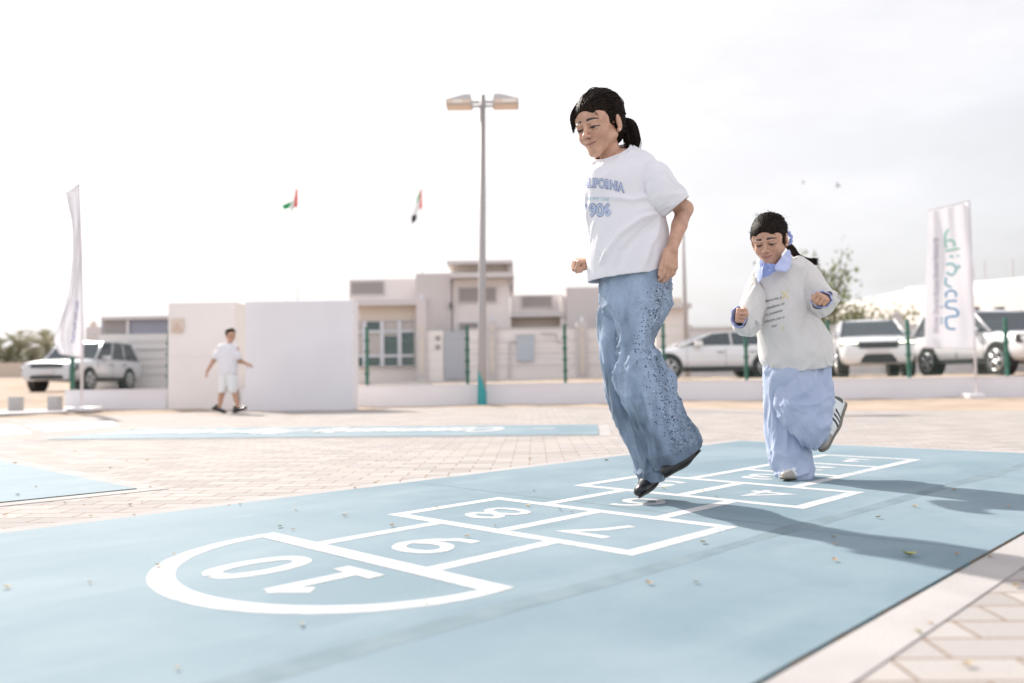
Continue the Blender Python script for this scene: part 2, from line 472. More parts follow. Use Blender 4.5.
def hand_into(F, w, d, n, t, s=1.0, curl=(60, 75, 50), thumb=(35, 30, 20), spread=4, palm=.068, fl=(.060, .067, .062, .048), thumb_in=.55, tsp=.62, fist=False):
    """w wrist, d towards the fingers, n where the palm faces, t towards the thumb side"""
    w = np.array(w, float); d = nrm(d); n = nrm(n - d * (np.array(n) @ d)); t0 = np.cross(n, d); t = t0 if t0 @ np.array(t) > 0 else -t0
    P = lambda a, b, c: w + (d * a + t * b + n * c) * s
    q = palm
    for i in range(4):
        b = .0245 - i * .0160
        F.cone(P(.004, b * .62, 0), P(q - abs(i - 1) * .003, b, 0), .0125 * s, .0098 * s, .010 * s)
    F.ell(P(.032, .004, .003), np.array([.034, .026, .0125]) * s, np.stack([d, t, n], 1), .008 * s)
    F.ell(P(.024, .020, .007), np.array([.024, .013, .012]) * s, np.stack([nrm(d + t * .5), t, n], 1), .008 * s)
    for i in range(4):
        b = .0245 - i * .0160
        p = P(q - abs(i - 1) * .003, b, 0)
        dd = nrm(d + t * math.tan(R(spread)) * (1.5 - i) * .6); ax = np.cross(dd, n); L = fl[i] * s
        seg = (.46, .31, .23); r = [.0083, .0076, .0069, .0060]
        for k in range(3):
            dd = rotv(dd, ax, R(curl[k] + (i * 2.0 - 2)))
            p2 = p + dd * L * seg[k]
            F.cone(p, p2, r[k] * s, r[k + 1] * s, .0006 * s)
            if k < 2: F.ell(p2 - (n * .0) * s, np.array([1, 1, 1]) * r[k + 1] * 1.06 * s, None, .002 * s)
            p = p2
    if fist:
        q = [P(.014, .020, .008), P(.044, .033, .016), P(.066, .024, .030), P(.062, .004, .038)]
        for k, (r0, r1) in enumerate(((.0125, .0108), (.0106, .0094), (.0094, .0074))): F.cone(q[k], q[k + 1], r0 * s, r1 * s, .003 * s)
        return
    b0 = P(.020, .022, .008); td = nrm(d * .72 + t * tsp + n * thumb_in * .6)
    ax = np.cross(td, nrm(-t * .8 + n * thumb_in))
    p = b0
    for k, (L, r0, r1) in enumerate(((.028, .0118, .0098), (.024, .0096, .0086), (.021, .0086, .0066))):
        p2 = p + td * L * s
        F.cone(p, p2, r0 * s, r1 * s, .004 * s); p = p2
        td = rotv(td, ax, R(thumb[k]))
def arm_mesh(pts, rads, hand, h=.0019, pad=.03, s=1.0):
    pts = [np.array(p, float) for p in pts]
    ends = pts + [pts[-1] + nrm(hand['d']) * .14 * s, pts[-1] + nrm(hand['d']) * .05 * s]
    lo = np.min(ends, 0) - pad - .02; hi = np.max(ends, 0) + pad + .02
    lo = np.minimum(lo, pts[-1] - .10 * s); hi = np.maximum(hi, pts[-1] + .10 * s)
    F = Field(lo, hi, h)
    for a, b, ra, rb in zip(pts[:-1], pts[1:], rads[:-1], rads[1:]): F.cone(a, b, ra, rb, .012)
    hand_into(F, pts[-1], s=s, **hand)
    V, Q = F.verts(); V = smooth_mesh(V, Q, 1, .4)
    n = noise(V[:, 0] * 60, V[:, 1] * 60, V[:, 2] * 60, 3)[:, None]
    col = np.tile(SKIN * .97, (len(V), 1)) * (1 + .03 * n)
    k = np.clip(1 - np.linalg.norm(V - pts[-1], axis=1) / (.10 * s), 0, 1)[:, None]
    col = col * (1 - .25 * k) + np.array([.50, .25, .17]) * .25 * k
    return V, Q, col
def coarse(prims, h=.008):
    a = np.array([p[0] for p in prims] + [p[1] for p in prims]); F = Field(a.min(0) - .16, a.max(0) + .16, h)
    for p in prims: F.cone(p[0], p[1], p[2], p[3], .03, flat=p[4] if len(p) > 4 else None)
    V, Q = F.verts(); V = smooth_mesh(V, Q, 2, .5)
    return V, Q, np.tile(SKIN, (len(V), 1))
def strands(paths, r0=.0011, r1=.0004, n=4):
    m = MB()
    for p in paths:
        k = len(p); m.tube(p, [r0 * (1 - i / (k - 1)) + r1 * i / (k - 1) for i in range(k)], n, cap=False)
    return m.mesh('strands')
def cap_strands(o, M, s, starts, tie, er=(.079, .096, .085), ec=(0, -.018, .034), npt=12, jit=.002, lift=.0):
    """hair combed over the skull from each start (local) to the tie (local)"""
    er = np.array(er); ec = np.array(ec); out = []
    tq = (np.array(tie) - ec) / er; tr = np.linalg.norm(tq)
    for st in starts:
        sq = (np.array(st) - ec) / er; sr = np.linalg.norm(sq)
        a, b = sq / sr, tq / tr; om = math.acos(np.clip(a @ b, -1, 1)); P = []
        ph = rng.uniform(0, 6.28); am = rng.normal(0, jit); h0 = 1 + rng.uniform(0, .035)
        for i in range(npt):
            u = i / (npt - 1)
            q = (math.sin((1 - u) * om) * a + math.sin(u * om) * b) / (math.sin(om) + 1e-6)
            rad = (sr * (1 - u) + tr * u) * (1 - (math.sin(u * PI) ** .6)) + h0 * math.sin(u * PI) ** .6 if u < .97 else tr
            p = ec + er * q * rad + lift * math.sin(u * PI)
            p = p + np.array([am * math.sin(ph + u * 7), 0, am * math.cos(ph + u * 6)])
            out_p = o + M @ (p * s); P.append(out_p)
        out.append(P)
    return out
def flyaway(m, o, M, s, n):
    for k in range(n):
        th = rng.uniform(0, 2 * PI); el = rng.uniform(.1, 1.4); d = np.array([math.cos(th) * math.cos(el), math.sin(th) * math.cos(el), math.sin(el)])
        a = np.array([0, -.012, .032]) + d * np.array([.078, .094, .084]); t = nrm(np.cross(d, rng.normal(0, 1, 3))); t = nrm(t + np.array([0, -.6, 0])); L = rng.uniform(.018, .045); h = rng.uniform(.002, .010)
        P = [o + M @ ((a + t * L * u + d * h * math.sin(PI * min(1, u * .8)) + t * 0) * s) for u in np.linspace(0, 1, 7)]
        m.tube(P, [.0005, .0006, .0006, .0005, .0004, .0003, .0002], 3, cap=False)
    for k in range(n):      # baby hair along the hairline
        a = rng.uniform(-.95, .95); x = .0600 * math.sin(a * .95); z = -.028 + .083 * math.cos(a * .95); y = .088 - 5.5 * x * x
        p0 = np.array([x, y - .004, z + .008]); d = np.array([.35 * math.sin(a) + rng.normal(0, .3), .12, -1.0]) * rng.uniform(.006, .014)
        P = [o + M @ ((p0 + d * u + np.array([0, .002 * math.sin(PI * u), 0])) * s) for u in np.linspace(0, 1, 5)]
        m.tube(P, [.0006, .0005, .0004, .0003, .0002], 3, cap=False)
def surf_strands(V, Q, o, M, s, tie, n, npt=12):
    """strands lying on the hair surface, combed back to the tie"""
    bv = BVHTree.FromPolygons([tuple(v) for v in V.tolist()], [tuple(f) for f in Q.tolist()])
    ec = np.array([0, -.012, .030]); cw = o + M @ (ec * s); X = ((V - o) @ M) / s
    front = np.where((X[:, 1] > -.04) & (np.linalg.norm(X - ec, axis=1) > .066))[0]
    tq = nrm(np.array(tie) - ec); out = []
    for k in range(n):
        q = X[front[rng.integers(0, len(front))]]; a = nrm(q - ec); om = math.acos(np.clip(a @ tq, -1, 1)); P = []
        off = rng.uniform(.0002, .0022) if rng.uniform() < .9 else rng.uniform(.002, .006); ph = rng.uniform(0, 6.28)
        for i in range(npt):
            u = i / (npt - 1); d = (math.sin((1 - u) * om) * a + math.sin(u * om) * tq) / (math.sin(om) + 1e-6)
            d = nrm(d + np.array([.012 * math.sin(ph + 5 * u), 0, .018 * math.sin(PI * u) + .008 * math.cos(ph + 4 * u)]))
            dw = M @ d; h = bv.ray_cast(Vector(cw + dw * .2), Vector(-dw))
            if h[0] is None: continue
            r = np.linalg.norm(np.array(h[0]) - cw)
            if r < .045: continue
            P.append(np.array(h[0]) + dw * off * math.sin(PI * min(1, u * .9 + .1)))
        if len(P) > 6:
            t = np.linspace(0, len(P) - 1, npt); out.append(list(catmull(np.array(P), t)))
    return out
HAIR = mat('hair', (.009, .006, .005), .56, spec=.08, col2=(.020, .013, .009), vscale=140, bump=.4, bscale=160, stretch=(1, 1, .2))
SKINM = mat('skin', attr='Col', rough=.42, spec=.5, sss=.06, var=.09, vscale=35, bump=.05, bscale=300)
# ------------------------------------------------------------------ GIRL 1 (jumping, wide jeans)
def girl_jump():
    base = (.49, 2.97, 0)
    g = empty('person', base, label='girl in white printed t-shirt and wide studded blue jeans hopping over the hopscotch squares', cat='person', group='children playing')
    o = at(599.8, 125.0, 2.97); M = head_axes(42, 17, 3); s = 1.07
    nk = at(613.5, 164, 2.99)
    parts = [make_head(o, M, nk, .035, s)]
    # near (left) arm: shoulder, elbow, wrist
    sh, el, wr = at(650, 184, 2.93), at(684.5, 209, 2.95), at(671.5, 250.5, 2.875)
    dn = at(670, 284, 2.86) - wr
    parts.append(arm_mesh([sh, sh * .45 + el * .55, el, el * .6 + wr * .4, wr], [.034, .032, .0300, .0265, .0195],
        dict(d=dn, n=np.array([-.55, .75, .1]), t=np.array([-.8, -.5, 0]), curl=(16, 28, 20), thumb=(2, 8, 8), spread=-1, thumb_in=.25, palm=.062, tsp=.12), s=1.0))
    # far (right) arm, bent with the fist in front of the hip
    sh2, el2, wr2 = at(603, 182, 3.07), at(609, 236, 3.12), at(592.5, 262, 3.03)
    parts.append(arm_mesh([sh2, el2, wr2], [.038, .032, .0205],
        dict(d=np.array([-1.0, -.35, 0]), n=np.array([.15, .35, -.9]), t=np.array([-.2, -.8, .3]), curl=(74, 92, 60), fist=True), s=.98))
    sp = [at(622, 172, 3.0), at(628, 225, 2.98), at(634, 285, 2.98)]
    kn, an = at(642, 372, 2.94), at(676, 450, 2.96); kf, af = at(623, 385, 3.02), at(650, 474, 3.03)
    parts.append(coarse([(nk, sp[0], .026, .04), (sp[0], sp[1], .085, .078), (sp[1], sp[2], .078, .088), (sh, sp[0], .035, .05), (sh2, sp[0], .035, .05),
        (at(641, 300, 2.95), kn, .052, .040), (kn, an, .042, .026), (at(624, 300, 3.02), kf, .062, .042), (kf, af, .042, .026)]))
    V, Q, col = join_vf(parts)
    wlink('body', mesh_from(V, Q, 'girl_body', col), SKINM, g)
    # hair: cap, combed strands, ponytail
    W = lambda x, y, z: o + M @ (np.array([x, y, z]) * s)
    F = Field(o - .15, o + .15, .0024)
    E = lambda c, r, k=.01, mode='add': F.ell(W(*c), np.array(r) * s, M, k, mode)
    E((0, -.018, .038), (.078, .095, .084), 0)
    E((0, .028, .022), (.070, .066, .078), .012)
    E((0, -.050, -.020), (.058, .048, .055), .02)
    E((0, .112, -.028), (.0615, .088, .083), .005, 'sub')
    for q in (-1, 1):
        E((q * .086, .000, -.024), (.034, .036, .034), .006, 'sub')
        E((q * .080, .046, -.050), (.046, .060, .050), .006, 'sub')
        E((q * .056, .080, .000), (.036, .044, .040), .014, 'sub')
    F.plane(W(0, 0, -.062), M @ np.array([0, .35, -1.0]), .01)
    V, Q = F.verts()
    X = (V - o) @ M
    ang = np.arctan2(X[:, 0], X[:, 2] - .0) * 20
    gro = noise(ang, X[:, 1] * 18, 0, 5) * .0016 + noise(ang * 2.7, X[:, 1] * 24, 2, 6) * .0009
    nv = X - np.array([0, -.018, .03]); nv /= np.linalg.norm(nv, axis=1)[:, None]
    V = V + (nv * gro[:, None]) @ M.T
    tie = (0, -.108, .012)
    paths = surf_strands(V, Q, o, M, s, tie, 520)
    st = []
    for i in range(430):
        a = rng.uniform(-1.5, 1.5) if rng.uniform() < .8 else rng.uniform(1.9, 4.3)
        if abs(a) < 1.5:    # hairline over the forehead and temples
            x = .063 * math.sin(a * .86); z = -.034 + .075 * math.cos(a * .86) + rng.normal(0, .003)
            y = .094 - .078 * math.sqrt(max(0, 1 - (x / .0665) ** 2 * .8)) + .052 * math.cos(a * .8) - .012
            q = np.array([x, y, z]); ec = np.array([0, -.018, .034]); er = np.array([.077, .095, .083])
            d = (q - ec) / er; q = ec + er * d / np.linalg.norm(d) * 1.0
            st.append(q)
        else:
            st.append((.055 * math.sin(a), -.055 + rng.normal(0, .01), -.058))
    # loose fringe falling past the far temple
    far = []
    for i in range(110):
        w_ = rng.uniform(0, 1); a = at(577.5 + w_ * 7, 102.5 + w_ * 4, 2.935); b = at(570 + w_ * 5.5, 117 + w_ * 1, 2.925); e = at(573.5 + w_ * 2.0 + rng.normal(0, .5), 133 - w_ * 7 + rng.normal(0, 1.5), 2.92)
        a0 = at(590 + w_ * 6, 92.5 + w_ * 3, 2.95)
        K = np.array([a0, a, b, e]); t = np.linspace(0, 3, 12); far.append(list(catmull(K, t)))
    # ponytail hanging behind the neck
    tail = []
    T0 = W(*tie)
    for i in range(330):
        r = math.sqrt(rng.uniform(0, 1)); th = rng.uniform(0, 2 * PI); u, v = r * math.cos(th), r * math.sin(th)
        a = T0 + np.array([u * .010, v * .010, u * .006])
        b = at(627.5 + u * 6.5, 121 + v * 2, 3.03 + v * .02); c_ = at(631 + u * 9, 134, 3.02 + v * .026)
        e = at(633 + u * 7.5 + rng.normal(0, .8), 149 + rng.uniform(-7, 5), 3.0 + v * .02)
        t = np.linspace(0, 3, 13); tail.append(list(catmull(np.array([a, b, c_, e]), t)))
    cap = mesh_from(V, Q, 'hair_cap')
    m = MB()
    flyaway(m, o, M, s, 90)
    for P in paths: m.tube(P, [.0006, .0011] + [.0015] * 8 + [.0013, .001], 4, cap=False)
    for P in far: m.tube(P, [.0013] * 8 + [.001, .0009, .0007, .0004], 4, cap=False)
    bm = bmesh.new(); bm.from_mesh(cap); sm = m.mesh(); bm.from_mesh(sm); bm.to_mesh(cap); bm.free()
    wlink('hair', cap, HAIR, g)
    m = MB()
    for P in tail: m.tube(P, [.0017] * 9 + [.0014, .001, .0008, .0004], 4, cap=False)
    wlink('ponytail', m.mesh(), HAIR, g)
    mb = MB(); mb.tube([T0 - M @ np.array([0, .006, 0]), T0 + M @ np.array([0, -.006, 0])], .016, 16); mb.wbuild('hair_tie', mat('black_elastic', (.01, .01, .012), .7), g, True)
    e = W(.0765, .002, -.036); mb = MB(); mb.tube([e, e + M @ np.array([.003, .001, 0])], [.0028, .002], 10); mb.wbuild('earring', mat('pearl', (.9, .88, .85), .2), g, True)
    # ---- t-shirt
    TS = mat('white_jersey', (.76, .745, .775), .85, spec=.15, sheen=.15, bump=.12, bscale=500)
    rg = [ring(594.5, 160, 630.5, 146.0, 2.985, .058, .030),
          ring(590.5, 165, 638, 148.5, 2.98, .066, .026),
          ring(586.5, 174, 652, 157, 2.975, .088, .014),
          ring(584.5, 187, 661, 174, 2.97, .100),
          ring(586, 203, 663, 199, 2.97, .103),
          ring(588.5, 219, 664.5, 217, 2.97, .108),
          ring(589, 236, 667.5, 235, 2.97, .114),
          ring(587.5, 256, 668.5, 254, 2.97, .120),
          ring(588, 282, 664.5, 273.5, 2.97, .122)]
    Y = 2.86
    cr = sumf(ridges(103, .0095, 1.6, 3.0, .35), folds(3, .0060, 1.3, 3.0, .25, lambda TH, T, P: .35 + .65 * T),
              folds(5, .0018, 2.6, 5.0, -.3),
              crease([at(662, 212, Y + .03), at(640, 219, Y), at(618, 236, Y - .005), at(600, 262, Y + .02)], .010, .016),
              crease([at(662, 218, Y + .02), at(643, 230, Y), at(622, 252, Y - .005), at(612, 276, Y)], .011, -.013),
              crease([at(664, 224, Y + .02), at(650, 245, Y), at(640, 275, Y)], .010, .011),
              crease([at(630, 152, Y + .07), at(614, 172, Y + .03), at(600, 180, Y + .03)], .010, .005),
              crease([at(655, 195, Y + .02), at(632, 200, Y), at(606, 196, Y + .01)], .009, .011),
              crease([at(592, 215, Y + .04), at(598, 235, Y + .03), at(592, 258, Y + .04)], .012, .006))
    V1, F1 = loft(rg, 130, 150, cr, .0035)
    sl = [ring(634, 172, 638, 196, 2.945, .030), ring(648, 162, 644, 206, 2.925, .060), ring(662, 165, 651, 211, 2.915, .068),
          ring(675, 180, 658, 214, 2.915, .068), ring(688, 197.5, 665, 216, 2.925, .066)]
    V2, F2 = loft(sl, 60, 90, sumf(folds(8, .0055, 1.5, 2.5, .3), folds(4, .0022, 3, 3, .3)), .0035, .12, thick0=False)
    sr = [ring(602, 168, 606, 205, 3.03, .045), ring(594, 170, 600, 212, 3.06, .055), ring(588.5, 180, 600, 220, 3.08, .055), ring(588.5, 205, 612, 224, 3.10, .055)]
    V3, F3 = loft(sr, 40, 70, folds(2, .003, 1.5, 2.5), .0035, .12, thick0=False)
    V, Q, _ = join_vf([(V1, F1), (V2, F2), (V3, F3)])
    ts = wlink('t_shirt', mesh_from(V, Q, 't_shirt'), TS, g)
    # ribbed collar
    Kc = ring(594.5, 160, 630.5, 146.0, 2.985, .058, .030)
    th = np.linspace(0, 2 * PI, 60); P = [Kc[:3] + Kc[3:6] * math.cos(a) + Kc[6:9] * math.sin(a) for a in th]
    mb = MB(); mb.tube(P, .0052, 8, cap=False); mb.wbuild('collar', TS, g, True)
    # sleeve seam and hem stitching lines
    bv = BVHTree.FromPolygons([tuple(v) for v in V.tolist()], [tuple(f) for f in Q.tolist()])
    def shirt_hit(px, py, off=.0012):
        o_ = Vector((0, 0, CAM_H)); d = Vector(ray(px, py)).normalized()
        h = bv.ray_cast(o_, d); return None if h[0] is None else np.array(h[0] - d * off)
    def print_text(txt, name, x0, y0, x1, y1, hpx, mt, arc=0, shear=0.0, parent=g, hit=shirt_hit, bold=0.0):
        cu = bpy.data.curves.new('t', 'FONT'); cu.body = txt; cu.size = 1; cu.offset = bold; cu.shear = shear
        ob = bpy.data.objects.new('t', cu); C.objects.link(ob)
        me = bpy.data.meshes.new_from_object(ob.evaluated_get(bpy.context.evaluated_depsgraph_get())); bpy.data.objects.remove(ob)
        bm = bmesh.new(); bm.from_mesh(me); bmesh.ops.triangulate(bm, faces=bm.faces[:])
        bmesh.ops.subdivide_edges(bm, edges=bm.edges[:], cuts=1, use_grid_fill=True)
        xs = [v.co.x for v in bm.verts]; a, b = min(xs), max(xs); bad = []
        for v in bm.verts:
            u = (v.co.x - a) / (b - a); w = v.co.y / .7
            px = x0 + (x1 - x0) * u; py = y0 + (y1 - y0) * u + arc * (1 - (2 * u - 1) ** 2) - w * hpx
            q = hit(px, py)
            if q is None: bad.append(v); q = (0, 0, 0)
            v.co = Vector(q)
        bmesh.ops.delete(bm, geom=bad, context='VERTS'); bm.to_mesh(me); bm.free()
        return wlink(name, me, mt, parent, False)
    PB = mat('print_blue', (.36, .44, .64), .7, col2=(.52, .58, .72), vscale=260)
    PD = mat('print_outline', (.24, .27, .40), .7)
    PT = mat('print_teal', (.38, .58, .66), .7)
    print_text('CALIFORNIA', 'chest_print', 577, 188, 624.5, 192.5, 9.0, PD, -2.6, bold=.055)
    print_text('CALIFORNIA', 'chest_print', 577, 187.8, 624.5, 192.3, 8.6, PB, -2.6, bold=.015, hit=lambda a, b: shirt_hit(a, b, .0022))
    print_text('THE WEST COAST', 'small_print', 586, 200.5, 609.5, 201, 3.2, PT, -.5, bold=.01)
    print_text('1906', 'number_print', 584, 216.2, 611, 215.7, 12.0, PD, bold=.06)
    print_text('1906', 'number_print', 584, 216.0, 611, 215.5, 11.6, PB, bold=.02, hit=lambda a, b: shirt_hit(a, b, .0022))
    # ---- jeans
    JN = mat('denim_wash', (.23, .31, .42), .85, spec=.2, attr='Col', var=.24, vscale=650, bump=.25, bscale=420, sheen=.1)
    near = [ring(603, 262, 663, 256, 2.975, .100), ring(601, 277, 669.5, 272, 2.97, .106), ring(601, 293, 671.5, 289, 2.965, .110), ring(604, 308, 670.5, 307, 2.955, .106),
            ring(613, 324, 661, 324, 2.94, .092), ring(619, 343, 653.5, 341, 2.93, .080), ring(618, 362, 658, 359, 2.925, .080),
            ring(617, 380, 673, 378, 2.925, .084), ring(626, 400, 676, 397, 2.93, .088), ring(635, 421, 686, 417, 2.945, .094), ring(644, 446, 695.5, 434.5, 2.96, .098), ring(653.5, 471.5, 700.5, 444.5, 2.965, .100)]
    Yn = 2.86
    cn = sumf(ridges(121, .0120, 1.5, 6, .45), ridges(122, .0070, 2.6, 9, -.3), folds(21, .0085, 1.5, 5, .5, lambda a, T, P: .4 + .9 * np.exp(-((T - .68) / .22) ** 2)),
              folds(22, .0055, 3.2, 7, .25, lambda a, T, P: .3 + 1.0 * (T > .5)),
              crease([at(630, 292, Yn), at(623, 318, Yn + .01), at(622, 345, Yn + .03)], .010, .008),
              crease([at(622, 372, Yn + .02), at(640, 366, Yn), at(655, 352, Yn)], .010, .008),
              crease([at(620, 383, Yn + .02), at(642, 378, Yn), at(664, 366, Yn)], .010, -.007),
              crease([at(628, 396, Yn + .02), at(646, 388, Yn), at(668, 388, Yn)], .011, .008),
              crease([at(640, 402, Yn), at(648, 432, Yn), at(654, 466, Yn)], .011, .007),
              crease([at(655, 400, Yn), at(668, 430, Yn), at(676, 455, Yn)], .012, -.007),
              crease([at(667, 395, Yn), at(682, 420, Yn), at(692, 446, Yn)], .012, .006),
              crease([at(673, 362, Yn + .07), at(676, 380, Yn + .07)], .018, .022),
              crease([at(655, 285, Yn), at(650, 310, Yn), at(656, 330, Yn)], .012, .005))
    V1, F1 = loft(near, 190, 130, cn, .004, .06)
    farl = [ring(605, 285, 644, 285, 3.02, .085), ring(601.5, 305, 640, 305, 3.035, .085), ring(601, 328, 638, 328, 3.045, .082), ring(602.5, 352, 637, 352, 3.045, .080),
            ring(607, 380, 640, 378, 3.04, .078), ring(615.5, 411, 647, 405, 3.035, .076), ring(627, 442, 656, 436, 3.03, .074), ring(636.5, 465, 662, 460, 3.025, .072), ring(639.5, 482, 664, 479, 3.02, .072)]
    V2, F2 = loft(farl, 150, 100, sumf(ridges(131, .0120, 1.5, 6, .5), folds(31, .0085, 1.5, 5, .4), folds(32, .0050, 3, 7, .2)), .004, .06)
    V, Q, _ = join_vf([(V1, F1), (V2, F2)])
    col = np.tile(np.array([.205, .262, .345]), (len(V), 1))
    w = np.clip(noise(V[:, 0] * 11, V[:, 1] * 11, V[:, 2] * 5, 41) * .7 + noise(V[:, 0] * 30, V[:, 1] * 30, V[:, 2] * 9, 44) * .35 + .30 * np.exp(-((V[:, 2] - .72) / .18) ** 2), -.35, .7)[:, None]
    w2 = np.clip(noise(V[:, 0] * 55, V[:, 1] * 55, V[:, 2] * 18, 42), -1, 1)[:, None]
    col = col * (1 + .75 * w + .24 * w2) + np.array([.02, .012, 0]) * w
    hemz = np.minimum(np.arange(len(V1)) // 130, 10 ** 6)
    rowi = np.concatenate([np.arange(len(V1)) // 130 / 190.0, np.arange(len(V2)) // 100 / 150.0])
    col[(rowi > 1.0) & (rowi < 1.085)] *= .84
    jn = wlink('jeans', mesh_from(V, Q, 'jeans', col), JN, g)
    bvj = BVHTree.FromPolygons([tuple(v) for v in V.tolist()], [tuple(f) for f in Q.tolist()])
    # studs scattered along the outer seam
    line = [(668, 282), (660, 300), (655, 320), (648, 345), (655, 365), (664, 385), (668, 405), (676, 425), (684, 448)]
    mb = MB(); hs = MB()
    def bead(m, q, nn, r):
        nn = nrm(nn); a = nrm(np.cross(nn, [0.3, .2, 1])); b = np.cross(nn, a)
        Vb = [q + (a * math.cos(t) + b * math.sin(t)) * r for t in np.linspace(0, 2 * PI, 7)[:-1]] + [q + nn * r * .6]
        m.add(Vb, [(i, (i + 1) % 6, 6) for i in range(6)])
    for i in range(900):
        t = rng.uniform(0, len(line) - 1.001); k = int(t); f = t - k
        sd = 5.5 + 5.5 * (t / 8)
        x = line[k][0] * (1 - f) + line[k + 1][0] * f + rng.normal(0, sd) - 1.0; y = line[k][1] * (1 - f) + line[k + 1][1] * f + rng.normal(0, 3)
        d = Vector(ray(x, y)).normalized(); h = bvj.ray_cast(Vector((0, 0, CAM_H)), d)
        if h[0] is None or abs(h[0].y - 2.9) > .2: continue
        nn = np.array(h[1]); nn = nn if nn[1] < 0 else -nn
        bead(mb if rng.uniform() < .62 else hs, np.array(h[0]) + nn * .0003, nn, rng.uniform(.0013, .0027))
    bm = bmesh.new(); bm.from_mesh(jn.data); k0 = len(bm.faces)
    for q, mm in enumerate((mb, hs)):
        mm.mi = [q + 1] * len(mm.f); bm.from_mesh(mm.mesh())
    bm.to_mesh(jn.data); bm.free()
    jn.data.materials.append(mat('dark_stud', (.03, .045, .08), .3, .6)); jn.data.materials.append(mat('rhinestone', (.55, .6, .7), .15, .7))
    # hem stitching
    st = MB()
    for K, nn in ((near, 1), (farl, 1)):
        S = catmull(np.array(K), np.array([len(K) - 1 - .32]))[0]
    # ---- shoes: black slip-on flats
    BK = mat('black_leather', (.012, .012, .014), .32, spec=.5); SO = mat('shoe_sole', (.05, .045, .04), .6)
    def flat_shoe(heel, mid, toe, up, r=1.0):
        heel, mid, toe = map(np.array, (heel, mid, toe)); lo = np.min([heel, mid, toe], 0) - .07; hi = np.max([heel, mid, toe], 0) + .07
        d = nrm(toe - heel); up = nrm(up - d * (up @ d)); sd = np.cross(d, up)
        F = Field(lo, hi, .0025)
        F.cone(heel, mid, .026 * r, .030 * r, .02, flat=(up, .85)); F.cone(mid, toe, .031 * r, .020 * r, .02, flat=(up, 1.25)); F.cone(mid - d * .03, toe - d * .015, .030 * r, .026 * r, .02, flat=(up, 1.3))
        F.cone(heel + up * .016, heel + up * .03 + d * .012, .024 * r, .022 * r, .012)
        F.plane(mid - up * .021, -up, .002)
        V, Q = F.verts(); V = smooth_mesh(V, Q, 2); sh_ = wlink('shoe', mesh_from(V, Q), BK, g)
        F = Field(lo, hi, .0025)
        F.cone(heel - up * .019, mid - up * .019, .027 * r, .032 * r, .01, flat=(up, 4.0)); F.cone(mid - up * .019, toe - up * .017, .033 * r, .022 * r, .02, flat=(up, 4.0))
        V, Q = F.verts(); V = smooth_mesh(V, Q, 2); wlink('sole', mesh_from(V, Q), SO, sh_)
    flat_shoe(at(692, 449, 2.96), at(680, 461, 2.93), at(666, 470.5, 2.89), np.array([-.35, .1, .9]), .95)
    flat_shoe(at(657, 474, 3.05), at(647, 485, 3.0), at(639.5, 491, 2.93), np.array([-.75, -.3, .5]), .92)
    return g, print_text
